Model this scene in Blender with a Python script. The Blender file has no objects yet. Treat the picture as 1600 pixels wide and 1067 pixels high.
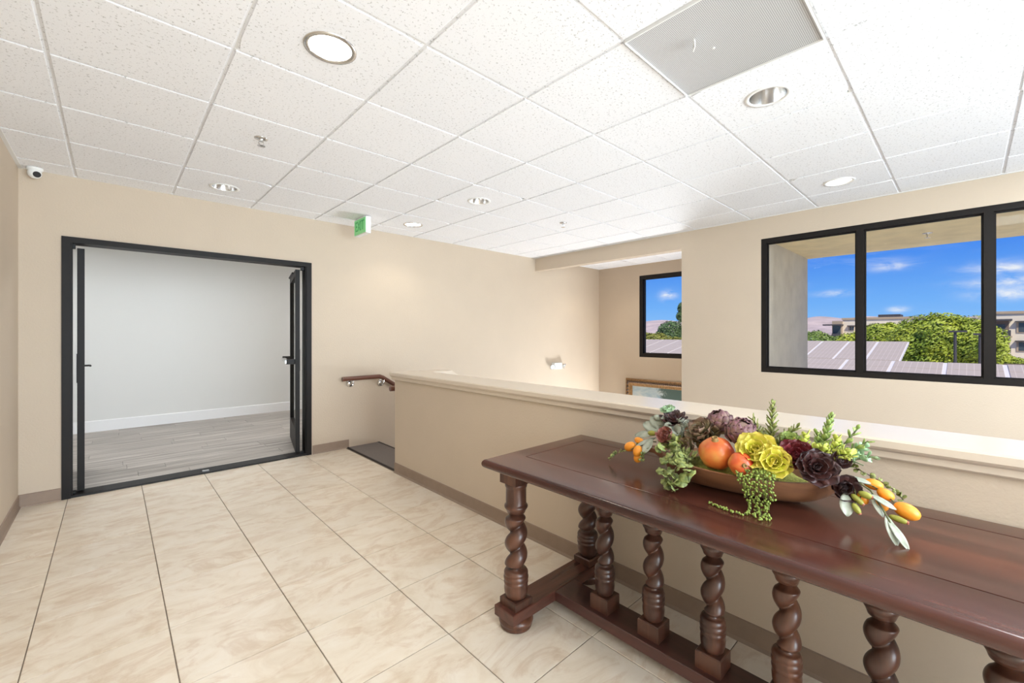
import bpy, bmesh, math, random
from mathutils import Vector, Matrix, Euler, noise as mnoise
random.seed(7)
PI = math.pi
S = bpy.context.scene
COL = S.collection

# ------------------------------------------------------------------ camera
cam_d = bpy.data.cameras.new('camera'); cam = bpy.data.objects.new('camera', cam_d); COL.objects.link(cam)
cam_d.sensor_fit = 'HORIZONTAL'; cam_d.sensor_width = 36.0
cam_d.lens = 667.39 / 1600 * 36
cam_d.shift_x = -7.3 / 1600; cam_d.shift_y = -10.43 / 1600
cam_d.clip_start = 0.02; cam_d.clip_end = 5000
cam.location = (0, 0, 1.318); cam.rotation_euler = (PI / 2, 0, -0.7578)
S.camera = cam

# ------------------------------------------------------------------ view
S.view_settings.view_transform = 'Standard'; S.view_settings.look = 'None'
S.view_settings.gamma = 1.0; S.view_settings.use_curve_mapping = False
S.view_settings.exposure = 0.0

# ------------------------------------------------------------------ node helpers
def rgb(r, g, b):
    f = lambda c: (c / 255 / 12.92) if c / 255 <= 0.04045 else ((c / 255 + 0.055) / 1.055) ** 2.4
    return (f(r), f(g), f(b), 1.0)

class NT:
    def __init__(s, tree): s.t = tree; s.n = tree.nodes; s.l = tree.links
    def new(s, typ, **kw):
        n = s.n.new(typ)
        for k, v in kw.items():
            if k.startswith('i_'):
                key = k[2:]
                key = int(key) if key.isdigit() else key.replace('_', ' ')
                s.put(n.inputs[key], v)
            else: setattr(n, k, v)
        return n
    def put(s, sock, v):
        if hasattr(v, 'is_output') or isinstance(v, bpy.types.NodeSocket): s.l.new(v, sock)
        else: sock.default_value = v
    def math(s, op, a, b=0.0, c=None, clamp=False):
        n = s.n.new('ShaderNodeMath'); n.operation = op; n.use_clamp = clamp
        s.put(n.inputs[0], a); s.put(n.inputs[1], b)
        if c is not None: s.put(n.inputs[2], c)
        return n.outputs[0]
    def mix(s, fac, a, b, blend='MIX'):
        n = s.n.new('ShaderNodeMix'); n.data_type = 'RGBA'; n.blend_type = blend
        s.put(n.inputs[0], fac); s.put(n.inputs[6], a); s.put(n.inputs[7], b)
        return n.outputs[2]
    def ramp(s, fac, stops):
        n = s.n.new('ShaderNodeValToRGB'); e = n.color_ramp.elements
        while len(e) < len(stops): e.new(0.5)
        for i, (p, c) in enumerate(stops):
            e[i].position = p; e[i].color = c if len(c) == 4 else (*c, 1)
        s.put(n.inputs[0], fac); return n.outputs[0]
    def noise(s, vec, scale, detail=3.0, rough=0.5, dist=0.0):
        n = s.n.new('ShaderNodeTexNoise'); n.inputs['Scale'].default_value = scale
        n.inputs['Detail'].default_value = detail; n.inputs['Roughness'].default_value = rough
        n.inputs['Distortion'].default_value = dist
        if vec is not None: s.l.new(vec, n.inputs['Vector'])
        return n.outputs[0]
    def mapping(s, vec, scale=(1, 1, 1), loc=(0, 0, 0), rot=(0, 0, 0)):
        n = s.n.new('ShaderNodeMapping'); n.inputs['Scale'].default_value = scale
        n.inputs['Location'].default_value = loc; n.inputs['Rotation'].default_value = rot
        s.l.new(vec, n.inputs['Vector']); return n.outputs[0]
    def bump(s, h, strength=0.2, dist=0.01):
        n = s.n.new('ShaderNodeBump'); n.inputs['Strength'].default_value = strength
        n.inputs['Distance'].default_value = dist; s.l.new(h, n.inputs['Height']); return n.outputs[0]

# ------------------------------------------------------------------ world: clear blue sky with thin clouds
def build_world():
    w = bpy.data.worlds.new('sky'); S.world = w; w.use_nodes = True
    t = NT(w.node_tree); t.n.clear()
    out = t.new('ShaderNodeOutputWorld'); bg = t.new('ShaderNodeBackground')
    t.l.new(bg.outputs[0], out.inputs[0])
    co = t.new('ShaderNodeTexCoord').outputs['Generated']
    sep = t.new('ShaderNodeSeparateXYZ'); t.l.new(co, sep.inputs[0])
    z = sep.outputs[2]
    sky = t.ramp(z, [(0.0, rgb(150, 202, 255)), (0.06, rgb(118, 182, 255)), (0.16, rgb(66, 138, 244)), (0.5, rgb(46, 108, 226)), (1.0, rgb(36, 88, 200))])
    # wispy cloud streaks, stretched along the horizon
    m1 = t.mapping(co, (9, 9, 46), (3.1, 1.7, 0.4))
    n1 = t.noise(m1, 1.0, 6.0, 0.62, 0.6)
    m2 = t.mapping(co, (2.2, 2.2, 6.0), (0.35, 4.2, 2.0))
    n2 = t.noise(m2, 1.0, 2.0, 0.5)
    wis = t.math('MULTIPLY', t.math('SUBTRACT', n1, 0.50), 3.4, clamp=True)
    cov = t.math('MULTIPLY', t.math('SUBTRACT', n2, 0.50), 5.0, clamp=True)
    thin = t.math('MULTIPLY', wis, cov, clamp=True)
    # individual clouds in the part of the sky over the town (direction slopes y/x, z/x)
    yx = t.math('DIVIDE', sep.outputs[1], t.math('MAXIMUM', sep.outputs[0], 0.05))
    zx = t.math('DIVIDE', z, t.math('MAXIMUM', sep.outputs[0], 0.05))
    puff = t.noise(t.mapping(co, (30, 30, 75), (0.3, 0.9, 0.2)), 1.0, 5.0, 0.6, 0.4)
    tot = thin
    for (cy, cz, sy, sz, a) in [(0.094, 0.122, 0.028, 0.007, 0.75), (-0.040, 0.104, 0.034, 0.008, 1.1), (-0.050, 0.082, 0.045, 0.006, 1.0),
                                (-0.048, 0.064, 0.036, 0.008, 1.0), (0.176, 0.079, 0.024, 0.005, 0.7), (0.0845, 0.0445, 0.010, 0.004, 1.3),
                                (0.512, 0.097, 0.016, 0.010, 1.3)]:
        dy = t.math('DIVIDE', t.math('SUBTRACT', yx, cy), sy); dz = t.math('DIVIDE', t.math('SUBTRACT', zx, cz), sz)
        r2 = t.math('ADD', t.math('MULTIPLY', dy, dy), t.math('MULTIPLY', dz, dz))
        g = t.math('MULTIPLY', t.math('EXPONENT', t.math('MULTIPLY', r2, -0.8)), a)
        g = t.math('MULTIPLY', g, t.math('MULTIPLY', t.math('SUBTRACT', puff, 0.30), 3.0, clamp=True))
        tot = t.math('ADD', tot, g, clamp=True)
    c = t.mix(t.math('MULTIPLY', tot, 0.92), sky, rgb(250, 251, 255))
    t.l.new(c, bg.inputs[0]); bg.inputs[1].default_value = 1.0
build_world()

# ------------------------------------------------------------------ sun
sd = bpy.data.lights.new('sun', 'SUN'); sun = bpy.data.objects.new('sun', sd); COL.objects.link(sun)
sd.energy = 5.0; sd.angle = math.radians(0.6); sd.color = (1.0, 0.95, 0.86)
sun.rotation_euler = Vector((0.45, 0.45, -0.77)).to_track_quat('-Z', 'Y').to_euler()

# ------------------------------------------------------------------ added area lights filling the room from out of view
def fill_light(name, loc, direction, sx, sy, power, color):
    ld = bpy.data.lights.new(name, 'AREA'); ld.shape = 'RECTANGLE'; ld.size = sx; ld.size_y = sy; ld.energy = power; ld.color = color
    lo = bpy.data.objects.new(name, ld); lo.location = loc; COL.objects.link(lo)
    lo.rotation_euler = Vector(direction).to_track_quat('-Z', 'Z').to_euler()
fill_light('fill_rear', (1.75, -3.52, 1.32), (0, 1, 0), 3.9, 2.2, 500, (0.81, 0.915, 1.0))  # added fill behind the camera, standing in for an unseen window
fill_light('fill_storey_below', (5.42, 0.1, -1.75), (-0.75, 0, 0.66), 4.6, 2.4, 42, (0.84, 0.93, 1.0))  # added uplight from the storey below, brightens the ceiling
fill_light('fill_stair_landing', (6.98, 3.47, -1.25), (-0.35, 0, 0.93), 1.15, 0.85, 180, (0.9, 0.95, 1.0))  # added uplight, brightens the alcove ceiling

# ------------------------------------------------------------------ mesh helpers
class MB:
    def __init__(s): s.v = []; s.f = []
    def add(s, vs, fs):
        o = len(s.v); s.v += [tuple(p) for p in vs]; s.f += [tuple(i + o for i in q) for q in fs]; return s
    def box(s, x0, x1, y0, y1, z0, z1):
        return s.add([(x0, y0, z0), (x1, y0, z0), (x1, y1, z0), (x0, y1, z0), (x0, y0, z1), (x1, y0, z1), (x1, y1, z1), (x0, y1, z1)],
                     [(0, 3, 2, 1), (4, 5, 6, 7), (0, 1, 5, 4), (1, 2, 6, 5), (2, 3, 7, 6), (3, 0, 4, 7)])
    def bev(s, x0, x1, y0, y1, z0, z1, b, sides=True):
        # box with chamfered top edge (and bottom if sides is 'both')
        r = [(x0, y0), (x1, y0), (x1, y1), (x0, y1)]
        i = [(x0 + b, y0 + b), (x1 - b, y0 + b), (x1 - b, y1 - b), (x0 + b, y1 - b)]
        L = [[(*p, z0) for p in r], [(*p, z1 - b) for p in r], [(*p, z1) for p in i]]
        return s.rings(L, True, True)
    def rings(s, L, cap0=True, cap1=True, closed=True):
        n = len(L[0]); o = len(s.v)
        for r in L: s.v += [tuple(p) for p in r]
        for k in range(len(L) - 1):
            for i in range(n if closed else n - 1):
                j = (i + 1) % n
                s.f.append((o + k * n + i, o + k * n + j, o + (k + 1) * n + j, o + (k + 1) * n + i))
        if cap0: s.f.append(tuple(o + i for i in reversed(range(n))))
        if cap1: s.f.append(tuple(o + (len(L) - 1) * n + i for i in range(n)))
        return s
    def lathe(s, prof, n=20, c=(0, 0, 0), cap0=True, cap1=True):
        L = [[(c[0] + r * math.cos(2 * PI * i / n), c[1] + r * math.sin(2 * PI * i / n), c[2] + z) for i in range(n)] for r, z in prof]
        return s.rings(L, cap0, cap1)
    def tube(s, pts, rad, n=8, caps=True):
        pts = [Vector(p) for p in pts]; L = []
        R = rad if isinstance(rad, (list, tuple)) else [rad] * len(pts)
        up = Vector((0, 0, 1))
        prev = None
        for k, p in enumerate(pts):
            a = pts[max(k - 1, 0)]; b = pts[min(k + 1, len(pts) - 1)]
            d = (b - a).normalized()
            if prev is None:
                x = d.cross(up)
                if x.length < 1e-3: x = d.cross(Vector((1, 0, 0)))
            else: x = prev - d * prev.dot(d)
            x.normalize(); prev = x; y = d.cross(x)
            L.append([p + (x * math.cos(2 * PI * i / n) + y * math.sin(2 * PI * i / n)) * R[k] for i in range(n)])
        return s.rings(L, caps, caps)
    def prism(s, poly, axis, a, b):
        # polygon (2d) extruded along an axis: 'x': (y,z), 'y': (x,z), 'z': (x,y)
        def P(p, t): return {'x': (t, p[0], p[1]), 'y': (p[0], t, p[1]), 'z': (p[0], p[1], t)}[axis]
        return s.rings([[P(p, a) for p in poly], [P(p, b) for p in poly]], True, True)
    def mesh(s, name, smooth=False):
        me = bpy.data.meshes.new(name); me.from_pydata(s.v, [], s.f); me.update()
        bm = bmesh.new(); bm.from_mesh(me); bmesh.ops.recalc_face_normals(bm, faces=bm.faces[:]); bm.to_mesh(me); bm.free()
        if smooth: me.shade_smooth()
        return me

def link(o, parent=None):
    COL.objects.link(o)
    if parent is not None: o.parent = parent
    return o
def obj(name, mb, mat, parent=None, loc=(0, 0, 0), rot=None, smooth=False, angle=None):
    me = mb if isinstance(mb, bpy.types.Mesh) else mb.mesh(name, smooth or angle is not None)
    if mat is not None and not me.materials: me.materials.append(mat)
    if angle is not None:
        try: me.set_sharp_from_angle(angle=math.radians(angle))
        except Exception: pass
    o = bpy.data.objects.new(name, me); o.location = loc
    if rot is not None:
        if isinstance(rot, Matrix): o.matrix_basis = Matrix.Translation(loc) @ rot.to_4x4()
        else: o.rotation_euler = rot
    return link(o, parent)
def tag(o, label=None, cat=None, group=None, kind=None):
    if label: o['label'] = label
    if cat: o['category'] = cat
    if group: o['group'] = group
    if kind: o['kind'] = kind
    return o
def thing(name, label, cat, loc=(0, 0, 0), rot=None, group=None, kind=None):
    o = bpy.data.objects.new(name, None); o.empty_display_size = 0.05; o.location = loc
    if rot is not None:
        if isinstance(rot, Matrix): o.matrix_basis = Matrix.Translation(loc) @ rot.to_4x4()
        else: o.rotation_euler = rot
    link(o); return tag(o, label, cat, group, kind)
def struct(name, mb, mat, label, cat, parent=None, **kw):
    o = obj(name, mb, mat, parent, **kw)
    if parent is None: tag(o, label, cat, kind='structure')
    return o

# ------------------------------------------------------------------ materials
def mat(name, base, rough=0.5, metal=0.0, var=0.0, vscale=8.0, bump=0.0, bscale=80.0, spec=0.5, coat=0.0, emit=None, estr=0.0, bdist=0.003, rnd=0.0):
    m = bpy.data.materials.new(name); m.use_nodes = True
    t = NT(m.node_tree); p = t.n['Principled BSDF']
    base = base if len(base) == 4 else (*base, 1)
    p.inputs['Roughness'].default_value = rough; p.inputs['Metallic'].default_value = metal
    p.inputs['Specular IOR Level'].default_value = spec; p.inputs['Coat Weight'].default_value = coat
    co = t.new('ShaderNodeTexCoord').outputs['Object']
    c = None
    if var > 0:
        n = t.noise(co, vscale, 4.0, 0.55)
        lo = tuple(x * (1 - var) for x in base[:3]) + (1,); hi = tuple(min(1, x * (1 + var)) for x in base[:3]) + (1,)
        c = t.ramp(n, [(0.3, lo), (0.7, hi)])
    if rnd > 0:
        ri = t.new('ShaderNodeObjectInfo').outputs['Random']
        h = t.new('ShaderNodeHueSaturation'); h.inputs['Color'].default_value = base
        if c is not None: t.l.new(c, h.inputs['Color'])
        t.l.new(t.math('ADD', t.math('MULTIPLY', ri, rnd), 1 - rnd / 2), h.inputs['Value']); c = h.outputs[0]
    if c is not None: t.l.new(c, p.inputs['Base Color'])
    else: p.inputs['Base Color'].default_value = base
    if bump > 0: t.l.new(t.bump(t.noise(co, bscale, 3.0, 0.6), bump, bdist), p.inputs['Normal'])
    if emit is not None:
        p.inputs['Emission Color'].default_value = emit if len(emit) == 4 else (*emit, 1); p.inputs['Emission Strength'].default_value = estr
    return m

M = {}
M['wall'] = mat('beige_paint', rgb(202, 186, 166), 0.62, var=0.015, vscale=3, bump=0.30, bscale=75, bdist=0.005, spec=0.35)
M['wall_white'] = mat('white_paint', rgb(226, 226, 223), 0.6, bump=0.12, bscale=150, bdist=0.003, spec=0.3)
M['cap'] = mat('cap_paint', rgb(214, 200, 182), 0.28, var=0.01, bump=0.03, bscale=90, spec=0.5)
M['base_rubber'] = mat('cove_base_rubber', rgb(146, 126, 110), 0.5, var=0.05, vscale=20)
M['white_trim'] = mat('white_trim', rgb(240, 240, 240), 0.4)
M['bronze'] = mat('dark_bronze_aluminium', rgb(26, 22, 20), 0.5, 0.0, spec=0.25, var=0.08, vscale=30)
M['black'] = mat('black_rubber', rgb(26, 25, 26), 0.6)
M['chrome'] = mat('brushed_chrome', (0.72, 0.72, 0.72), 0.22, 1.0)
M['white_metal'] = mat('white_enamel', rgb(240, 239, 236), 0.4)
M['grid'] = mat('white_grid_steel', rgb(232, 231, 229), 0.45)
M['white_plastic'] = mat('white_plastic', rgb(238, 238, 235), 0.35)
M['clear_lens'] = mat('frosted_lens', rgb(215, 218, 220), 0.15)
M['lamp_on'] = mat('lit_lamp', (1, 1, 1), 0.5, emit=(1.0, 0.93, 0.82), estr=14)
M['lamp_dim'] = mat('lit_lamp_soft', (1, 1, 1), 0.5, emit=(1.0, 0.96, 0.9), estr=1.5)
M['lamp_off'] = mat('unlit_lamp', rgb(215, 215, 212), 0.4)
M['fill_glow'] = mat('fill_panel_glow', (1, 1, 1), 0.5, emit=(0.92, 0.96, 1.0), estr=10.0)  # glow meant for the added fill panels
M['soffit'] = mat('stucco_lightened', rgb(236, 212, 164), 0.9, var=0.08, vscale=5, bump=0.5, bscale=60, bdist=0.006)  # lightened copy of the stucco, standing in for light bounced off the ground
M['stucco'] = mat('stucco', rgb(182, 168, 148), 0.9, var=0.08, vscale=5, bump=0.5, bscale=60, bdist=0.006)
M['concrete'] = mat('concrete', rgb(172, 165, 154), 0.9, var=0.1, vscale=2, bump=0.2, bscale=40)
M['asphalt'] = mat('asphalt', rgb(196, 186, 172), 0.95, var=0.15, vscale=0.4)
M['bark'] = mat('bark', rgb(96, 76, 58), 0.9, var=0.2, vscale=20, bump=0.5, bscale=30)
M['gilt'] = mat('gilt_wood', rgb(146, 112, 74), 0.36, 0.3, var=0.4, vscale=40, bump=0.6, bscale=60, bdist=0.004)
M['stair_mat'] = mat('charcoal_mat', rgb(122, 114, 110), 0.95, var=0.18, vscale=160, bump=0.6, bscale=400, bdist=0.003)
M['nosing'] = mat('dark_nosing', rgb(52, 46, 44), 0.7)
M['sign_green'] = mat('sign_green', rgb(128, 205, 138), 0.35, emit=rgb(110, 205, 125), estr=0.25)
M['sign_letter'] = mat('sign_letter_green', rgb(46, 160, 82), 0.35, emit=rgb(40, 160, 80), estr=0.2)

def wood(name, dark, mid, light, axis='y', rough=0.25, coat=0.3, scale=1.0, ring=7.0):
    m = bpy.data.materials.new(name); m.use_nodes = True
    t = NT(m.node_tree); p = t.n['Principled BSDF']
    co = t.new('ShaderNodeTexCoord').outputs['Object']
    ri = t.new('ShaderNodeObjectInfo').outputs['Random']
    off = t.new('ShaderNodeVectorMath', operation='ADD'); t.l.new(co, off.inputs[0])
    cmb = t.new('ShaderNodeCombineXYZ'); t.l.new(t.math('MULTIPLY', ri, 9.0), cmb.inputs[0]); t.l.new(t.math('MULTIPLY', ri, 5.0), cmb.inputs[2])
    t.l.new(cmb.outputs[0], off.inputs[1])
    sc = {'x': (1.2, 16, 16), 'y': (16, 1.2, 16), 'z': (16, 16, 1.2)}[axis]
    v = t.mapping(off.outputs[0], tuple(q * scale for q in sc))
    g = t.noise(v, 1.0, 5.0, 0.6, 0.8); g2 = t.noise(t.mapping(off.outputs[0], tuple(q * scale * 0.25 for q in sc)), 1.0, 2.0, 0.5)
    f = t.math('ADD', t.math('MULTIPLY', g, 0.6), t.math('MULTIPLY', g2, 0.4))
    c = t.ramp(f, [(0.32, dark), (0.5, mid), (0.7, light)])
    t.l.new(c, p.inputs['Base Color']); p.inputs['Roughness'].default_value = rough
    p.inputs['Coat Weight'].default_value = coat; p.inputs['Coat Roughness'].default_value = 0.12
    t.l.new(t.bump(g, 0.06, 0.002), p.inputs['Normal'])
    return m
M['table'] = wood('mahogany_y', rgb(48, 25, 21), rgb(76, 41, 33), rgb(102, 58, 45), 'y', 0.20, 0.06)
M['table_x'] = wood('mahogany_x', rgb(58, 33, 28), rgb(88, 52, 42), rgb(106, 62, 48), 'x', 0.24, 0.1)
M['table_z'] = wood('mahogany_z', rgb(40, 24, 20), rgb(76, 47, 36), rgb(114, 72, 50), 'z', 0.32, 0.1)
M['stretch'] = wood('mahogany_dark', rgb(44, 25, 23), rgb(68, 40, 35), rgb(88, 52, 44), 'y', 0.3, 0.2)
M['rail'] = wood('rail_wood', rgb(66, 38, 30), rgb(98, 60, 46), rgb(120, 76, 58), 'x', 0.3, 0.2)
M['bowl'] = wood('bowl_wood', rgb(104, 70, 50), rgb(146, 102, 72), rgb(176, 130, 94), 'y', 0.5, 0.0, 0.9)

def floor_tile_mat():
    m = bpy.data.materials.new('glazed_floor_tile'); m.use_nodes = True
    t = NT(m.node_tree); p = t.n['Principled BSDF']
    co = t.new('ShaderNodeTexCoord').outputs['Object']; ri = t.new('ShaderNodeObjectInfo').outputs['Random']
    cmb = t.new('ShaderNodeCombineXYZ'); t.l.new(t.math('MULTIPLY', ri, 31.0), cmb.inputs[0]); t.l.new(t.math('MULTIPLY', ri, 17.0), cmb.inputs[1])
    a = t.new('ShaderNodeVectorMath', operation='ADD'); t.l.new(co, a.inputs[0]); t.l.new(cmb.outputs[0], a.inputs[1])
    v = a.outputs[0]
    big = t.noise(t.mapping(v, (4, 6, 4), rot=(0, 0, 0.6)), 1.0, 5.0, 0.62, 1.2)
    fine = t.noise(v, 45, 4.0, 0.6)
    vein = t.noise(t.mapping(v, (2.4, 5.2, 3), rot=(0, 0, 0.5)), 1.0, 6.0, 0.66, 1.6)
    c = t.ramp(big, [(0.30, rgb(218, 202, 180)), (0.5, rgb(232, 220, 202)), (0.68, rgb(236, 226, 211))])
    vm = t.ramp(vein, [(0.0, (0, 0, 0)), (0.50, (0, 0, 0)), (0.60, (1, 1, 1)), (0.70, (0, 0, 0)), (1, (0, 0, 0))])
    c = t.mix(t.math('MULTIPLY', vm, 0.40), c, rgb(196, 166, 136))
    c = t.mix(t.math('MULTIPLY', fine, 0.16), c, rgb(196, 174, 148))
    h = t.new('ShaderNodeHueSaturation'); t.l.new(c, h.inputs['Color']); t.l.new(t.math('ADD', t.math('MULTIPLY', ri, 0.06), 0.97), h.inputs['Value'])
    t.l.new(h.outputs[0], p.inputs['Base Color']); p.inputs['Roughness'].default_value = 0.34; p.inputs['Specular IOR Level'].default_value = 0.4
    t.l.new(t.bump(fine, 0.06, 0.002), p.inputs['Normal'])
    return m
M['floor_tile'] = floor_tile_mat()
M['grout'] = mat('grout', rgb(132, 118, 104), 0.9, var=0.1, vscale=30)

def ceiling_tile_mat():
    m = bpy.data.materials.new('mineral_fibre_tile'); m.use_nodes = True
    t = NT(m.node_tree); p = t.n['Principled BSDF']
    co = t.new('ShaderNodeTexCoord').outputs['Object']; ri = t.new('ShaderNodeObjectInfo').outputs['Random']
    cmb = t.new('ShaderNodeCombineXYZ'); t.l.new(t.math('MULTIPLY', ri, 31.0), cmb.inputs[0]); t.l.new(t.math('MULTIPLY', ri, 17.0), cmb.inputs[1])
    a = t.new('ShaderNodeVectorMath', operation='ADD'); t.l.new(co, a.inputs[0]); t.l.new(cmb.outputs[0], a.inputs[1]); v = a.outputs[0]
    n1 = t.noise(v, 82, 3.0, 0.62, 0.3); n2 = t.noise(v, 260, 2.0, 0.5)
    spots = t.ramp(n1, [(0.0, (1, 1, 1)), (0.355, (1, 1, 1)), (0.40, (0, 0, 0)), (1, (0, 0, 0))])
    c = t.mix(t.math('MULTIPLY', spots, 0.62), rgb(243, 243, 245), rgb(172, 170, 168))
    h = t.new('ShaderNodeHueSaturation'); t.l.new(c, h.inputs['Color']); t.l.new(t.math('ADD', t.math('MULTIPLY', ri, 0.03), 0.985), h.inputs['Value'])
    t.l.new(h.outputs[0], p.inputs['Base Color']); p.inputs['Roughness'].default_value = 0.95; p.inputs['Specular IOR Level'].default_value = 0.1
    hh = t.math('ADD', t.math('MULTIPLY', spots, -1.0), t.math('MULTIPLY', n2, 0.6))
    t.l.new(t.bump(hh, 0.35, 0.002), p.inputs['Normal'])
    return m
M['ceil_tile'] = ceiling_tile_mat()

def perforated_mat():
    m = bpy.data.materials.new('perforated_grille'); m.use_nodes = True
    t = NT(m.node_tree); p = t.n['Principled BSDF']
    co = t.new('ShaderNodeTexCoord').outputs['Object']
    v = t.mapping(co, (150, 150, 0.0)); sp = t.new('ShaderNodeSeparateXYZ'); t.l.new(v, sp.inputs[0])
    fx = t.math('SUBTRACT', t.math('FRACT', sp.outputs[0]), 0.5); fy = t.math('SUBTRACT', t.math('FRACT', sp.outputs[1]), 0.5)
    r = t.math('SQRT', t.math('ADD', t.math('MULTIPLY', fx, fx), t.math('MULTIPLY', fy, fy)))
    hole = t.math('LESS_THAN', r, 0.36)
    c = t.mix(hole, rgb(206, 205, 204), rgb(134, 132, 131))
    t.l.new(c, p.inputs['Base Color']); p.inputs['Roughness'].default_value = 0.5
    t.l.new(t.bump(t.math('SUBTRACT', 1.0, hole), 0.4, 0.003), p.inputs['Normal'])
    return m
M['perf'] = perforated_mat()

def plank_mat():
    m = bpy.data.materials.new('grey_vinyl_plank'); m.use_nodes = True
    t = NT(m.node_tree); p = t.n['Principled BSDF']
    co = t.new('ShaderNodeTexCoord').outputs['Object']; ri = t.new('ShaderNodeObjectInfo').outputs['Random']
    cmb = t.new('ShaderNodeCombineXYZ'); t.l.new(t.math('MULTIPLY', ri, 31.0), cmb.inputs[0]); t.l.new(t.math('MULTIPLY', ri, 17.0), cmb.inputs[1])
    a = t.new('ShaderNodeVectorMath', operation='ADD'); t.l.new(co, a.inputs[0]); t.l.new(cmb.outputs[0], a.inputs[1])
    g = t.noise(t.mapping(a.outputs[0], (1.1, 24, 10)), 1.0, 5.0, 0.62, 0.7)
    c = t.ramp(g, [(0.32, rgb(128, 120, 113)), (0.5, rgb(170, 162, 154)), (0.68, rgb(202, 195, 188))])
    h = t.new('ShaderNodeHueSaturation'); t.l.new(c, h.inputs['Color']); t.l.new(t.math('ADD', t.math('MULTIPLY', ri, 0.16), 0.92), h.inputs['Value'])
    t.l.new(h.outputs[0], p.inputs['Base Color']); p.inputs['Roughness'].default_value = 0.45
    return m
M['plank'] = plank_mat()

def glass_mat():
    m = bpy.data.materials.new('window_glass'); m.use_nodes = True
    t = NT(m.node_tree); t.n.remove(t.n['Principled BSDF']); out = t.n['Material Output']
    tr = t.new('ShaderNodeBsdfTransparent'); tr.inputs[0].default_value = (0.96, 0.97, 0.97, 1)
    gl = t.new('ShaderNodeBsdfGlossy'); gl.inputs['Roughness'].default_value = 0.01; gl.inputs[0].default_value = (1, 1, 1, 1)
    fr = t.new('ShaderNodeFresnel'); fr.inputs[0].default_value = 1.45
    mx = t.new('ShaderNodeMixShader'); t.l.new(t.math('MULTIPLY', fr.outputs[0], 0.10), mx.inputs[0])
    t.l.new(tr.outputs[0], mx.inputs[1]); t.l.new(gl.outputs[0], mx.inputs[2]); t.l.new(mx.outputs[0], out.inputs[0])
    return m
M['glass'] = glass_mat()

def solar_mat():
    m = bpy.data.materials.new('solar_cells'); m.use_nodes = True
    t = NT(m.node_tree); p = t.n['Principled BSDF']
    co = t.new('ShaderNodeTexCoord').outputs['Object']
    sp = t.new('ShaderNodeSeparateXYZ'); t.l.new(co, sp.inputs[0])
    fx = t.math('FRACT', t.math('MULTIPLY', sp.outputs[0], 6.4)); fy = t.math('FRACT', t.math('MULTIPLY', sp.outputs[1], 6.4))
    ln = t.math('MAXIMUM', t.math('LESS_THAN', fx, 0.09), t.math('LESS_THAN', fy, 0.09))
    c = t.mix(ln, rgb(182, 166, 148), rgb(206, 190, 172))
    t.l.new(c, p.inputs['Base Color']); p.inputs['Roughness'].default_value = 0.6; p.inputs['Specular IOR Level'].default_value = 0.2
    return m
M['solar'] = solar_mat()
M['alu'] = mat('pale_aluminium', rgb(228, 220, 208), 0.5, 0.0)

def leaf_mat(name, a, b, rough=0.5, scale=30.0, rnd=0.25, tip=None, coat=0.0):
    m = bpy.data.materials.new(name); m.use_nodes = True
    t = NT(m.node_tree); p = t.n['Principled BSDF']
    tc = t.new('ShaderNodeTexCoord'); co = tc.outputs['Object']; ri = t.new('ShaderNodeObjectInfo').outputs['Random']
    n = t.noise(co, scale, 3.0, 0.55)
    c = t.ramp(n, [(0.3, a), (0.7, b)])
    if tip is not None:
        sp = t.new('ShaderNodeSeparateXYZ'); t.l.new(tc.outputs['Generated'], sp.inputs[0])
        c = t.mix(t.ramp(sp.outputs[0], [(0.62, (0, 0, 0)), (1.0, (1, 1, 1))]), c, tip)
    h = t.new('ShaderNodeHueSaturation'); t.l.new(c, h.inputs['Color']); t.l.new(t.math('ADD', t.math('MULTIPLY', ri, rnd), 1 - rnd / 2), h.inputs['Value'])
    t.l.new(h.outputs[0], p.inputs['Base Color']); p.inputs['Roughness'].default_value = rough
    p.inputs['Subsurface Weight'].default_value = 0.0; p.inputs['Coat Weight'].default_value = coat
    return m

# ================================================================== STRUCTURE
HC = 2.5915            # ceiling height
D = 4.976              # far wall (with the double door)
W = 5.134              # window wall
P0, P1 = 1.9685, 2.21  # low wall beside the table
LX = -0.522            # left wall
AX = 6.933             # back wall of the stair alcove
YR = -3.4              # rear of the lobby
LOW = -3.2             # lower storey floor
TH = 0.15

# --- floor: slab + individual ceramic tiles
m = MB().box(LX, 2.0, YR, D + 0.02, -0.16, -0.0035)
floor = struct('floor', m, M['grout'], 'tan grout bed of the lobby floor with beige ceramic tiles', 'floor')
FP = 0.4463; FX0 = -0.2607; FY0 = 4.2538
tile_cache = {}
def floor_tile(x0, x1, y0, y1):
    g = 0.0022; w = x1 - x0 - 2 * g; h = y1 - y0 - 2 * g
    if w < 0.02 or h < 0.02: return
    key = (round(w, 3), round(h, 3))
    if key not in tile_cache:
        me = MB().bev(-w / 2, w / 2, -h / 2, h / 2, -0.0035, 0.0, 0.0012).mesh('floor_tile'); me.materials.append(M['floor_tile']); tile_cache[key] = me
    obj('floor_tile', tile_cache[key], None, floor, ((x0 + x1) / 2, (y0 + y1) / 2, 0))
ix0 = math.floor((LX - FX0) / FP); ix1 = math.ceil((P0 - FX0) / FP)
iy0 = math.floor((YR - FY0) / FP); iy1 = math.ceil((D - FY0) / FP)
for i in range(ix0, ix1):
    for j in range(iy0, iy1):
        floor_tile(max(LX, FX0 + i * FP), min(P0, FX0 + (i + 1) * FP), max(YR, FY0 + j * FP), min(D, FY0 + (j + 1) * FP))

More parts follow.
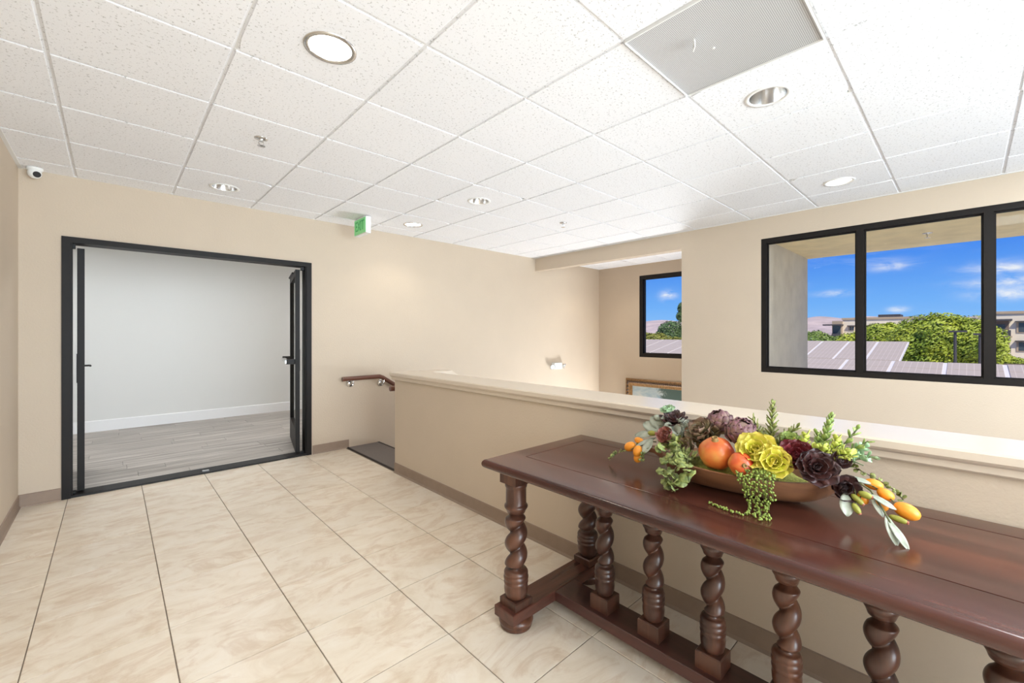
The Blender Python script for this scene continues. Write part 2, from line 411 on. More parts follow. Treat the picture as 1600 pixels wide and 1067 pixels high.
# --- far wall with door opening (x -0.296..1.592, z 0..2.108)
DX0, DX1, DZ = -0.296, 1.592, 2.108
m = MB().box(-3.2, DX0, D, D + TH, 0, 2.9).box(DX0, DX1, D, D + TH, DZ, 2.9).box(DX1, AX + 0.2, D, D + TH, 0, 2.9).box(2.0, AX + 0.2, D, D + TH, LOW, 0)
struct('wall_far', m, M['wall'], 'long beige far wall with the open double glass door', 'wall')
struct('wall_left', MB().box(LX - TH, LX, YR, D, 0, 2.9), M['wall'], 'beige side wall at the left picture edge', 'wall')

# --- window wall with big window opening and an added storefront opening one storey below
WY0, WY1, WZ0, WZ1 = -1.802, 1.551, 0.914, 2.360
WT = 0.2
m = MB().box(W, W + WT, WY1, 2.445, LOW, 2.9).box(W, W + WT, WY0, WY1, WZ1, 2.9).box(W, W + WT, WY0, WY1, -0.35, WZ0).box(W, W + WT, YR, WY0, LOW, 2.9)
struct('wall_right', m, M['wall'], 'beige wall holding the wide black framed window', 'wall')
m = MB().box(LX - TH, W + WT, YR - 0.08, YR, LOW, 0.2).box(LX - TH, W + WT, YR - 0.08, YR, 2.44, 2.9).box(LX - TH, -0.22, YR - 0.08, YR, 0.2, 2.44).box(4.82, W + WT, YR - 0.08, YR, 0.2, 2.44)
struct('wall_rear', m, M['wall'], 'beige wall behind the viewpoint', 'wall')
# alcove
SY1 = 4.093; SY0 = 2.86; SZ0, SZ1 = 0.918, 2.385
m = MB().box(AX, AX + 0.2, SY1, D, LOW, 2.9).box(AX, AX + 0.2, SY0, SY1, SZ1, 2.9).box(AX, AX + 0.2, SY0, SY1, -0.75, SZ0).box(AX, AX + 0.2, 2.445, SY0, LOW, 2.9)  # gap under the window added to let the landing uplight in
struct('wall_alcove', m, M['wall'], 'beige recessed stair wall with the narrow window', 'wall')
struct('wall_alcove_side', MB().box(W + WT, AX, 2.30, 2.445, LOW, 2.9), M['wall'], 'beige return wall at the side of the stair recess', 'wall')
struct('trim_1', MB().box(W, W + 0.13, 2.445, D, 2.383, 2.75), M['wall'], 'beige soffit beam over the stair recess', 'beam')
# lower storey
struct('floor_lower', MB().box(1.7, AX, YR, D, LOW - 0.1, LOW), M['concrete'], 'pale floor of the storey below the stairwell', 'floor')

# --- pony wall with cap
PY1 = 3.781
m = MB().box(P0, P1, YR, PY1, LOW, 0.895)
struct('wall_low', m, M['wall'], 'beige textured low wall behind the console table', 'low wall')
cap = MB()
# moulded profile swept along y: cap slab with stepped bed moulding both sides
a, b = P0, P1
prof = [(a - 0.012, 0.886), (a - 0.020, 0.893), (a - 0.022, 0.914), (a - 0.034, 0.922), (a - 0.040, 0.930), (a - 0.040, 0.953), (a - 0.034, 0.960),
        (b + 0.030, 0.960), (b + 0.036, 0.953), (b + 0.036, 0.930), (b + 0.030, 0.922), (b + 0.018, 0.914), (b + 0.016, 0.893), (b + 0.008, 0.886)]
cap.prism(prof, 'y', YR, PY1 + 0.03)
struct('trim_2', cap, M['cap'], 'glossy beige moulded cap along the low wall', 'wall cap')
# return wall along the stair flight, its top level then stepping down with the stairs
RY0 = 3.64
poly = [(P1 - 0.02, LOW), (P1 - 0.02, 0.90), (2.50, 0.90), (5.0, -0.70), (5.0, LOW)]
struct('wall_stair', MB().prism(poly, 'y', RY0, PY1), M['wall'], 'beige stair guard wall descending behind the low wall', 'low wall')
poly = [(P1 + 0.03, 0.90), (P1 + 0.03, 0.955), (2.51, 0.955), (5.0, -0.64), (5.0, -0.695), (2.49, 0.90)]
struct('trim_3', MB().prism(poly, 'y', RY0 - 0.03, PY1 + 0.03), M['cap'], 'pale cap sloping down along the stair guard wall', 'wall cap')

# --- stairs (top tread is the charcoal mat)
stair = thing('staircase', 'flight of stairs descending along the far wall behind the low wall', 'stairs', (2.0, PY1, 0), kind='structure')
obj('landing_tread', MB().box(0, 0.37, 0, D - PY1, -0.16, -0.004), M['concrete'], stair)
for k in range(9):
    x = 0.37 + 0.29 * k; z = -0.178 * (k + 1)
    st = obj('step', MB().box(0, 0.29, 0, D - PY1, -0.17, 0), M['stair_mat'], stair, (x, 0, z))
    obj('nosing', MB().box(0.255, 0.30, 0, D - PY1, 0.0, 0.008), M['nosing'], st)
obj('landing', MB().box(0.37 + 0.29 * 9, AX - 2.0, -1.3, D - PY1, -1.95, -1.78), M['concrete'], stair)
mt = thing('stair_mat', 'charcoal ribbed tread mat at the head of the stairs', 'mat', (1.985, PY1 + 0.005, 0.0))
obj('mat_pad', MB().bev(0.012, 0.375, 0, D - PY1 - 0.012, -0.004, 0.008, 0.003), M['stair_mat'], mt)
obj('edge_strip', MB().bev(0, 0.016, 0, D - PY1 - 0.012, -0.003, 0.010, 0.002), M['nosing'], mt)
obj('edge_strip', MB().bev(0.367, 0.395, 0, D - PY1 - 0.012, -0.02, 0.010, 0.003), M['nosing'], mt)

# --- baseboards
def base(name, mb, label): struct(name, mb, M['base_rubber'], label, 'baseboard')
def cove(axis, c, sgn, a, b):
    # profile with small toe
    pr = [(c, 0.0), (c + sgn * 0.014, 0.0), (c + sgn * 0.012, 0.006), (c + sgn * 0.0065, 0.014), (c + sgn * 0.006, 0.093), (c, 0.096)]
    return MB().prism(pr, axis, a, b)
base('baseboard_left', cove('y', LX, 1, YR, D), 'brown rubber cove base along the left wall')
base('baseboard_far_left', cove('x', D, -1, LX, DX0 - 0.004), 'short brown rubber cove base left of the double door')
base('baseboard_far_right', cove('x', D, -1, DX1 + 0.012, 2.007), 'short brown rubber cove base right of the double door')
base('baseboard_low_wall', cove('y', P0, -1, YR, PY1), 'brown rubber cove base along the low wall')

# --- ceiling: slab, grid runners, individual lay-in tiles
ceil = struct('ceiling', MB().box(LX - TH, AX + 0.2, YR - TH, D + TH, 2.86, 2.96), M['wall_white'], 'suspended ceiling of white mineral fibre tiles', 'ceiling')
CP = 0.6096; CX0 = 1.0033; CY0 = 1.6394
cans = [(0.704, 1.950, 'on'), (2.540, 0.735, 'off'), (0.704, 4.419, 'off'), (2.536, 3.200, 'off'), (2.525, 4.413, 'on'), (4.392, 0.738, 'dim'), (6.05, 4.20, 'on')]
VENT = (2, -2)  # cell to the right of the index: x 1.613..2.222, y 0.420..1.030
fill_cells = [(-1, -5), (3, -4), (6, -5), (1, -7), (5, -7)]  # ceiling cells that get added fill panels, all out of view
def tile_mesh(w, h, hole=None, r=0.098):
    key = ('c', round(w, 3), round(h, 3), hole)
    if key in tile_cache: return tile_cache[key]
    mb = MB(); t = 0.006; ins = 0.0095; zb = 0.0
    # tegular edge: face stands below the grid, flange above
    if hole is None:
        mb.rings([[(sx * (w / 2 - d), sy * (h / 2 - d), z) for sx, sy in ((-1, -1), (1, -1), (1, 1), (-1, 1))]
                  for d, z in ((0.001, 0.022), (0.001, t + 0.001), (ins, t + 0.001), (ins, 0.0015), (ins + 0.0015, 0.0))])
    else:
        n = 32; o = []
        cx, cy = hole
        for i in range(n):
            a = 2 * PI * i / n; c, s = math.cos(a), math.sin(a)
            o.append((c, s))
        def sq(c, s, hw, hh):
            k = min(((hw - cx * (1 if c > 0 else -1)) / abs(c)) if abs(c) > 1e-9 else 9, ((hh - cy * (1 if s > 0 else -1)) / abs(s)) if abs(s) > 1e-9 else 9)
            return (cx + c * k, cy + s * k)
        L = []
        L.append([(cx + c * r, cy + s * r, 0.022) for c, s in o])
        L.append([(cx + c * r, cy + s * r, 0.0) for c, s in o])
        L.append([(*sq(c, s, w / 2 - ins, h / 2 - ins), 0.0) for c, s in o])
        L.append([(*sq(c, s, w / 2 - ins, h / 2 - ins), t + 0.001) for c, s in o])
        L.append([(*sq(c, s, w / 2 - 0.001, h / 2 - 0.001), t + 0.001) for c, s in o])
        L.append([(*sq(c, s, w / 2 - 0.001, h / 2 - 0.001), 0.022) for c, s in o])
        mb.rings(L, False, False)
    me = mb.mesh('ceiling_tile'); me.materials.append(M['ceil_tile']); tile_cache[key] = me
    return me
def lay_tiles(xa, xb, ya, yb):
    i0 = math.floor((xa - CX0) / CP); i1 = math.ceil((xb - CX0) / CP); j0 = math.floor((ya - CY0) / CP); j1 = math.ceil((yb - CY0) / CP)
    for i in range(i0, i1):
        for j in range(j0, j1):
            x0 = max(xa, CX0 + i * CP); x1 = min(xb, CX0 + (i + 1) * CP); y0 = max(ya, CY0 + j * CP); y1 = min(yb, CY0 + (j + 1) * CP)
            if x1 - x0 < 0.03 or y1 - y0 < 0.03: continue
            cx, cy = (x0 + x1) / 2, (y0 + y1) / 2
            if (i, j) == (1, -2) and xa < 2: continue       # return air grille
            if (i, j) in fill_cells: continue
            hole = None
            for (hx, hy, st) in cans:
                if x0 < hx < x1 and y0 < hy < y1: hole = (round(hx - cx, 4), round(hy - cy, 4))
            obj('ceiling_tile', tile_mesh(x1 - x0, y1 - y0, hole), None, ceil, (cx, cy, HC))
lay_tiles(LX, W, YR, D)
lay_tiles(W + 0.13, AX, 2.445, D)
RZ = HC + 0.0075
def runner_y(x, ya, yb): obj('grid_runner', MB().box(x - 0.012, x + 0.012, ya, yb, RZ, RZ + 0.004), M['grid'], ceil)
def runner_x(y, xa, xb): obj('grid_runner', MB().box(xa, xb, y - 0.012, y + 0.012, RZ + 0.0002, RZ + 0.0042), M['grid'], ceil)
for i in range(-3, 8):
    x = CX0 + i * CP
    if LX < x < W: runner_y(x, YR, D)
for j in range(-9, 6):
    y = CY0 + j * CP
    if YR < y < D: runner_x(y, LX, W)
for x in (5.88, 6.49): runner_y(x, 2.445, D)
for j in range(2, 6):
    y = CY0 + j * CP
    if y < D: runner_x(y, W + 0.13, AX)
# wall angle round the edge
def angle(mb): obj('wall_angle', mb, M['grid'], ceil)
angle(MB().box(LX, W, D - 0.018, D, HC + 0.001, HC + 0.012)); angle(MB().box(LX, LX + 0.022, YR, D, HC - 0.004, HC + 0.012))
angle(MB().box(W - 0.022, W, YR, D, HC - 0.004, HC + 0.012)); angle(MB().box(AX - 0.02, AX, 2.445, D, HC + 0.001, HC + 0.012))

# --- window 1 (wide) : frame, mullions, panes
def window(name, label, X, y0, y1, z0, z1, mulls, fw=0.05, depth=0.10, mw=0.055):
    w = thing(name, label, 'window', (X, y0, z0), kind='structure')
    h = z1 - z0; L = y1 - y0; x0, x1 = 0.004, depth
    def fr(nm, y_0, y_1, z_0, z_1):
        # stepped bar: front face plus glazing bead
        o = obj(nm, MB().box(x0, x1, y_0, y_1, z_0, z_1), M['bronze'], w)
        return o
    fr('window_frame_sill', 0, L, 0, fw); fr('window_frame_head', 0, L, h - fw, h)
    fr('window_frame_jamb', 0, fw, fw, h - fw); fr('window_frame_jamb', L - fw, L, fw, h - fw)
    for my in mulls: fr('mullion', my - y0 - mw / 2, my - y0 + mw / 2, fw, h - fw)
    edges = [fw] + [q for my in sorted(mulls) for q in (my - y0 - mw / 2, my - y0 + mw / 2)] + [L - fw]
    for k in range(0, len(edges), 2):
        a_, b_ = edges[k], edges[k + 1]
        p = obj('pane', MB().box(0.058, 0.064, a_ - 0.004, b_ + 0.004, fw - 0.004, h - fw + 0.004), M['glass'], w)
        g = 0.014
        obj('glazing_bead', MB().box(0.040, 0.056, a_, b_, fw, fw + g).box(0.040, 0.056, a_, b_, h - fw - g, h - fw).box(0.040, 0.056, a_, a_ + g, fw + g, h - fw - g).box(0.040, 0.056, b_ - g, b_, fw + g, h - fw - g), M['bronze'], p)
    return w
window('window_1', 'wide black framed window of several panes looking over solar carports', W, WY0, WY1, WZ0, WZ1, [0.7035, -0.115, -0.935])
window('window_2', 'narrow black framed window in the stair recess', AX, SY0, SY1, SZ0, SZ1, [], fw=0.065, depth=0.12)
# unseen storefront glazing, added below the stairwell to go with the uplight
wl = thing('added_storefront', 'added unseen storefront glazing below the stairwell', 'window', (W, YR, LOW), kind='structure')
for k in range(5):
    y = k * 0.9 + 1.55
    obj('pane', MB().box(0.09, 0.10, y, y + 0.86, 0.05, 2.80), M['glass'], wl)
    obj('mullion', MB().box(0.05, 0.15, y + 0.86, y + 0.90, 0.0, 2.85), M['bronze'], wl)

wr = thing('added_rear_glazing', 'added unseen glazing in front of the rear fill light', 'window', (-0.22, YR, 0.2), kind='structure')  # glazing added to dress the fill light behind it
for k in range(5):
    y = k * 1.008
    obj('pane', MB().box(y + 0.03, y + 0.978, -0.05, -0.045, 0.0, 2.24), M['glass'], wr)
    obj('mullion', MB().box(y + 0.978, y + 1.038, -0.07, -0.01, 0.0, 2.24), M['bronze'], wr)

# --- door 1: frame, threshold, two leaves standing open into the next room
dr = thing('door_1', 'dark bronze double glass door standing open to the next room', 'door', (0.648, D, 0), kind='structure')
fx0, fx1 = DX0 - 0.648, DX1 - 0.648
def db(nm, *b, m=None): return obj(nm, MB().box(*b), m or M['bronze'], dr)
db('door_jamb', fx0, fx0 + 0.052, -0.012, 0.14, 0, DZ); db('door_jamb', fx1 - 0.052, fx1, -0.012, 0.14, 0, DZ)
db('door_head', fx0 + 0.052, fx1 - 0.052, -0.012, 0.14, DZ - 0.046, DZ)
db('door_stop', fx0 + 0.052, fx0 + 0.062, 0.0, 0.03, 0.02, DZ - 0.046); db('door_stop', fx1 - 0.062, fx1 - 0.052, 0.0, 0.03, 0.02, DZ - 0.046)
db('threshold', fx0 + 0.05, fx1 - 0.05, -0.004, 0.16, 0.0, 0.016, m=M['black'])
db('threshold_plate', fx0 + 0.06, fx0 + 0.24, 0.004, 0.15, 0.016, 0.019, m=M['bronze']); db('threshold_plate', fx1 - 0.24, fx1 - 0.06, 0.004, 0.15, 0.016, 0.019, m=M['bronze'])
db('strike_plate', -0.025, 0.025, 0.03, 0.06, 0.016, 0.021, m=M['chrome'])
def leaf(px, ang, mir, bar):
    # leaf in local coords: pivot at origin, extends along +y when open 90 deg ; thickness in x
    lw, th, lh = 0.87, 0.044, DZ - 0.075
    R = Matrix.Rotation(ang, 3, 'Z')
    lf = obj('door_leaf_stile', MB().box(-th / 2, th / 2, 0, 0.06, 0.03, lh), M['bronze'], dr, (px - 0.648, 0.075, 0), R)
    def sub(nm, mb, mm, **k): return obj(nm, mb, mm, lf, **k)
    sub('stile', MB().box(-th / 2, th / 2, lw - 0.06, lw, 0.03, lh), M['bronze'])
    sub('top_rail', MB().box(-th / 2, th / 2, 0.06, lw - 0.06, lh - 0.07, lh), M['bronze'])
    sub('bottom_rail', MB().box(-th / 2, th / 2, 0.06, lw - 0.06, 0.03, 0.28), M['bronze'])
    sub('glass_pane', MB().box(-0.004, 0.004, 0.055, lw - 0.055, 0.275, lh - 0.065), M['glass'])
    sub('pivot_arm', MB().box(0.05 * mir - 0.02, 0.05 * mir + 0.02, -0.02, 0.04, lh - 0.005, lh + 0.028), M['black'])
    sub('pivot_arm', MB().box(0.05 * mir - 0.02, 0.05 * mir + 0.02, -0.02, 0.04, 0.016, 0.032), M['black'])
    s_ = mir
    sub('lock_plate', MB().box(s_ * th / 2 - 0.004, s_ * th / 2 + 0.004, 0.02, 0.05, 0.92, 1.16), M['black'])
    if bar:
        sub('push_bar', MB().box(-th / 2 - 0.095, -th / 2 - 0.06, 0.04, lw - 0.05, 1.008, 1.036), M['chrome'])
        sub('bar_end', MB().box(-th / 2 - 0.085, -th / 2, 0.03, 0.06, 0.995, 1.05), M['black']); sub('bar_end', MB().box(-th / 2 - 0.085, -th / 2, lw - 0.06, lw - 0.03, 0.995, 1.05), M['black'])
        sub('closer_arm', MB().tube([(-th / 2 - 0.02, 0.10, lh - 0.03), (-th / 2 - 0.03, 0.42, lh - 0.05)], 0.012, 6), M['black'])
    else:
        sub('pull_lever', MB().tube([(th / 2, 0.82, 1.02), (th / 2 + 0.045, 0.82, 1.02), (th / 2 + 0.045, 0.74, 1.02)], 0.009, 8), M['black'])
leaf(-0.190, math.radians(2.4), -1, False)
leaf(1.474, math.radians(-12.0), 1, True)

# --- the next room
NY = 8.141
f2 = struct('floor_next_room', MB().box(-3.2, 5.0, D + TH, NY + 0.1, -0.1, -0.002), M['black'], 'grey wood look plank floor of the room beyond the door', 'floor')
random.seed(3)
PWD = 0.178; PLN = 1.22; r = 0; y = D + 0.16
pl_cache = {}
while y < NY:
    y1 = min(y + PWD, NY); x = -1.6 - random.random() * PLN
    while x < 3.6:
        w_, h_ = PLN - 0.002, y1 - y - 0.002; key = round(h_, 3)
        if key not in pl_cache:
            me = MB().bev(-w_ / 2, w_ / 2, -h_ / 2, h_ / 2, -0.002, 0.004, 0.0012).mesh('floor_plank'); me.materials.append(M['plank']); pl_cache[key] = me
        obj('floor_plank', pl_cache[key], None, f2, (x + PLN / 2, (y + y1) / 2, 0)); x += PLN
    y += PWD; r += 1
struct('wall_next_room', MB().box(-3.2, 5.0, NY, NY + 0.1, 0, 2.9), M['wall_white'], 'plain white wall of the room beyond the door', 'wall')
struct('wall_next_room_left', MB().box(-3.2, -3.05, D + TH, NY, 0, 2.9), M['wall_white'], 'white side wall of the room beyond the door', 'wall')
struct('wall_next_room_right', MB().box(4.9, 5.0, D + TH, NY, 0, 2.9), M['wall_white'], 'white end wall of the room beyond the door', 'wall')
struct('ceiling_next_room', MB().box(-3.2, 5.0, D + TH, NY + 0.1, 2.75, 2.85), M['wall_white'], 'white ceiling of the room beyond the door', 'ceiling')
struct('baseboard_next_room', MB().prism([(NY, 0.004), (NY - 0.014, 0.004), (NY - 0.014, 0.145), (NY - 0.006, 0.155), (NY, 0.155)], 'x', -3.05, 4.9), M['white_trim'], 'tall white baseboard in the room beyond the door', 'baseboard')

# ================================================================== LAMPS AND CEILING FIXTURES
def add_fill_panel(x, y, z, w, h, strength, label, parent_group, color=(0.92, 0.96, 1.0)):  # glowing panel added to brighten a room, no such fixture is seen
    t = thing('fill_panel', label, 'ceiling light', (x, y, z), group=parent_group)
    obj('panel_frame', MB().box(-w / 2, w / 2, -h / 2, -h / 2 + 0.02, 0, 0.03).box(-w / 2, w / 2, h / 2 - 0.02, h / 2, 0, 0.03).box(-w / 2, -w / 2 + 0.02, -h / 2 + 0.02, h / 2 - 0.02, 0, 0.03).box(w / 2 - 0.02, w / 2, -h / 2 + 0.02, h / 2 - 0.02, 0, 0.03), M['white_metal'], t)
    mm = mat('fill_panel_glow', (1, 1, 1), 0.5, emit=color, estr=strength)
    obj('diffuser', MB().box(-w / 2 + 0.02, w / 2 - 0.02, -h / 2 + 0.02, h / 2 - 0.02, 0.006, 0.012), mm, t)
    return t
PANEL = 20.0
PL = ['nearest the left wall', 'over the table end', 'nearest the window wall', 'close to the rear wall on the left', 'close to the rear wall on the right']
for (i, j), w_ in zip(fill_cells, PL):
    add_fill_panel(CX0 + (i + 0.5) * CP, CY0 + (j + 0.5) * CP, HC + 0.001, CP - 0.004, CP - 0.004, PANEL, 'added square fill panel in the ceiling behind the viewpoint, ' + w_, 'added fill panels behind the viewpoint')
for (x, y, w_) in ((-1.2, 6.6, 'left'), (1.1, 6.2, 'middle'), (3.2, 6.6, 'right')):  # added fill for the next room, no lamp is seen there
    add_fill_panel(x, y, 2.72, 1.2, 0.6, 13.0, w_ + ' one of three added fill panels on the next room ceiling', 'added fill panels in the next room', (0.97, 0.985, 1.0))

can_labels = {0: 'lit recessed downlight with a bright white lens nearest the left wall', 1: 'unlit chrome recessed downlight beside the return air grille',
              2: 'unlit chrome recessed downlight above the double door', 3: 'unlit chrome recessed downlight midway down the ceiling',
              4: 'small lit recessed downlight next to the exit sign', 5: 'faint white recessed downlight in the ceiling in front of the wide window',
              6: 'recessed downlight in the ceiling of the stair recess'}
for k, (x, y, st) in enumerate(cans):
    t = thing('recessed_downlight', can_labels[k], 'downlight', (x, y, HC), group='recessed downlights in the ceiling')
    r = 0.088
    obj('trim_ring', MB().rings([[(q * math.cos(2 * PI * i / 32), q * math.sin(2 * PI * i / 32), z) for i in range(32)] for q, z in ((r + 0.022, 0.0), (r + 0.021, -0.004), (r + 0.004, -0.005), (r, -0.001), (r, 0.004), (r + 0.010, 0.004))], False, False), M['white_metal'] if st != 'on' else M['chrome'], t, smooth=True)
    obj('reflector', MB().rings([[(q * math.cos(2 * PI * i / 32), q * math.sin(2 * PI * i / 32), z) for i in range(32)] for q, z in ((r, 0.0), (r - 0.006, 0.03), (r - 0.018, 0.07), (r - 0.034, 0.11), (r - 0.05, 0.13))], False, True), M['chrome'] if st != 'dim' else M['white_metal'], t, smooth=True)
    lm = {'on': M['lamp_on'], 'off': M['lamp_off'], 'dim': M['lamp_dim']}[st]
    z = 0.006 if st != 'off' else 0.085
    rr = r - 0.002 if st != 'off' else 0.03
    obj('lamp_lens', MB().lathe([(rr, z), (rr, z + 0.004), (rr * 0.6, z + 0.012)], 28), lm, t, smooth=False)
    if st == 'on':
        ld = bpy.data.lights.new('downlight_beam', 'SPOT'); ld.energy = {0: 20, 4: 11, 6: 16}[k]; ld.color = (1.0, 0.90, 0.74); ld.spot_size = math.radians(125); ld.spot_blend = 0.55; ld.shadow_soft_size = 0.05
        lo = bpy.data.objects.new('downlight_beam', ld); lo.location = (0, 0, -0.012); link(lo, t)

def sprinkler(x, y, z, label, s=1.0):
    t = thing('fire_sprinkler', label, 'sprinkler', (x, y, z))
    obj('escutcheon', MB().lathe([(0.032 * s, 0), (0.031 * s, -0.004), (0.02 * s, -0.008), (0.012 * s, -0.010)], 20), M['chrome'], t, smooth=True)
    obj('sprinkler_frame', MB().lathe([(0.009 * s, -0.008), (0.009 * s, -0.022), (0.005 * s, -0.024)], 10).tube([(-0.008 * s, 0, -0.02), (-0.012 * s, 0, -0.034), (-0.003 * s, 0, -0.048)], 0.0025 * s, 6).tube([(0.008 * s, 0, -0.02), (0.012 * s, 0, -0.034), (0.003 * s, 0, -0.048)], 0.0025 * s, 6), M['chrome'], t)
    obj('deflector', MB().lathe([(0.019 * s, -0.049), (0.019 * s, -0.051), (0.004 * s, -0.053)], 14), M['chrome'], t)
sprinkler(0.700, 3.149, HC, 'chrome fire sprinkler on the ceiling nearest the double door', 1.25)
sprinkler(3.721, 3.163, HC, 'chrome fire sprinkler on the ceiling toward the stair recess', 1.25)

g = thing('return_air_grille', 'grey perforated square air grille set in the ceiling', 'air vent', (1.9177, 0.725, HC))
q = CP / 2 - 0.006
obj('perforated_plate', MB().box(-q, q, -q, q, 0.0, 0.004), M['perf'], g)
obj('grille_lip', MB().box(-q, q, -q - 0.004, -q, -0.008, 0.012).box(-q, q, q, q + 0.004, -0.008, 0.012).box(-q - 0.004, -q, -q, q, -0.008, 0.012).box(q, q + 0.004, -q, q, -0.008, 0.012), M['grid'], g)
obj('hanging_tag', MB().box(-0.018, 0.018, -0.002, 0.002, -0.045, -0.016).tube([(0, 0, 0), (0, 0, -0.016)], 0.002, 5), M['white_plastic'], g, (-0.10, 0.085, 0), (0, 0, 0.6))
obj('screw', MB().lathe([(0.006, 0), (0.006, -0.003)], 8), M['grid'], g, (0.02, 0.05, 0))

# exit sign
ex = thing('exit_sign', 'green exit sign hanging from the ceiling by the far wall', 'exit sign', (1.95, 4.53, HC))
obj('sign_housing', MB().bev(-0.0, 0.055, -0.145, 0.145, -0.188, -0.01, 0.004), M['white_plastic'], ex)
obj('sign_canopy', MB().bev(0.0, 0.075, -0.09, 0.09, -0.012, 0.0, 0.002), M['white_plastic'], ex)
fc = obj('sign_face', MB().box(-0.005, 0.0, -0.138, 0.138, -0.180, -0.020), M['sign_green'], ex)
cu = bpy.data.curves.new('exit_text', 'FONT'); cu.body = 'EXIT'; cu.size = 0.15; cu.extrude = 0.0015; cu.align_x = 'CENTER'; cu.align_y = 'CENTER'
tmp = bpy.data.objects.new('exit_text', cu); COL.objects.link(tmp)
bpy.context.view_layer.update()
me = bpy.data.meshes.new_from_object(tmp.evaluated_get(bpy.context.evaluated_depsgraph_get())); bpy.data.objects.remove(tmp)
me.materials.clear()
lt = obj('sign_lettering', me, M['sign_letter'], ex, (-0.0062, 0.0, -0.100)); lt.rotation_euler = (PI / 2, 0, -PI / 2); lt.scale = (0.72, 1.0, 1.0)

# security camera
sc = thing('security_camera', 'white dome security camera in the ceiling corner', 'camera', (-0.432, 4.900, HC))
obj('mount_base', MB().lathe([(0.046, 0.0), (0.046, -0.012), (0.040, -0.022), (0.030, -0.026)], 24), M['white_plastic'], sc, smooth=True)
ball = obj('camera_ball', MB().lathe([(0.039 * math.sin(PI * i / 12), -0.039 * math.cos(PI * i / 12)) for i in range(1, 12)], 24), M['white_plastic'], sc, (0.0, -0.004, -0.042), smooth=True)
dv = (cam.location - Vector((-0.432, 4.9, HC - 0.042))).normalized()
dv = Vector((0.42, -0.84, -0.35)).normalized()
obj('lens_cover', MB().lathe([(0.022, 0.030), (0.022, 0.038), (0.018, 0.041), (0.008, 0.0415)], 20), M['black'], ball, (0, 0, 0), dv.to_track_quat('Z', 'Y').to_matrix(), smooth=False)

# emergency light on far wall
em = thing('emergency_light', 'white two headed emergency light on the far wall', 'wall light', (5.65, D, 0.775))
obj('light_body', MB().bev(-0.10, 0.10, -0.065, 0.0, -0.055, 0.055, 0.006), M['white_plastic'], em)
for s_ in (-1, 1):
    h = obj('lamp_head', MB().lathe([(0.030, -0.02), (0.045, 0.012), (0.048, 0.03)], 16), M['chrome'], em, (s_ * 0.145, -0.055, 0.0), Vector((s_ * 0.5, -0.75, -0.35)).to_track_quat('Z', 'Y').to_matrix(), smooth=True)
    obj('head_lens', MB().lathe([(0.044, 0.028), (0.044, 0.031)], 16), M['clear_lens'], h)
    obj('head_stem', MB().tube([(s_ * 0.09, -0.03, 0), (s_ * 0.14, -0.045, 0)], 0.012, 8), M['white_plastic'], em)

# handrails
def handrail(name, pts, label, Yw, sgn, brs):
    t = thing(name, label, 'handrail', pts[0])
    o = Vector(pts[0])
    obj('rail', MB().tube([Vector(p) - o for p in pts], 0.0255, 12), M['rail'], t, angle=40)
    for (bx, bz) in brs:
        b_ = obj('rail_bracket', MB().lathe([(0.046, 0), (0.045, 0.010), (0.032, 0.022), (0.014, 0.028)], 18), M['chrome'], t, Vector((bx, Yw, bz - 0.062)) - o, Matrix.Rotation(sgn * PI / 2, 3, 'X'), smooth=True)
        obj('bracket_arm', MB().tube([(0, 0, 0.01), (0, 0.0 , 0.055), (0, 0.012, 0.066), (0, 0.040, 0.07)] if sgn > 0 else [(0, 0, 0.01), (0, 0, 0.055), (0, -0.012, 0.066), (0, -0.04, 0.07)], [0.015, 0.015, 0.014, 0.020], 10), M['chrome'], b_)
YH = D - 0.07
handrail('handrail', [(1.905, YH, 0.810), (1.93, YH, 0.811), (2.355, YH, 0.814), (2.39, YH, 0.800), (2.60, YH, 0.665), (4.9, YH, -0.76), (5.05, YH, -0.80)], 'dark wooden handrail bracketed to the far wall', D, 1, [(2.02, 0.812), (2.40, 0.792), (3.4, 0.172), (4.6, -0.572)])
YH2 = PY1 + 0.07
handrail('handrail', [(1.955, YH2, 0.795), (2.30, YH2, 0.795), (2.6, YH2, 0.62), (4.9, YH2, -0.80)], 'dark wooden handrail tip showing past the end of the low wall', PY1, -1, [(2.35, 0.77), (3.4, 0.13)])

# framed painting
pf = thing('framed_painting', 'landscape painting in an ornate gilt frame under the narrow window', 'painting', (AX, 3.66, 0.0))
PW, PHt, top = 0.698, 1.0, 0.520
def pic_frame():
    mb = MB()
    steps = [(0.0, 0.0), (0.0, 0.030), (0.018, 0.044), (0.026, 0.040), (0.040, 0.058), (0.066, 0.054), (0.085, 0.034), (0.100, 0.030), (0.128, 0.026), (0.135, 0.012), (0.135, 0.0)]
    L = []
    for ins, dep in steps:
        L.append([(-dep, sy * (PW - ins), (top - PHt / 2) + sz * (PHt / 2 - ins)) for sy, sz in ((-1, -1), (1, -1), (1, 1), (-1, 1))])
    mb.rings(L, False, False); return mb
fr = obj('gilt_frame', pic_frame(), M['gilt'], pf)
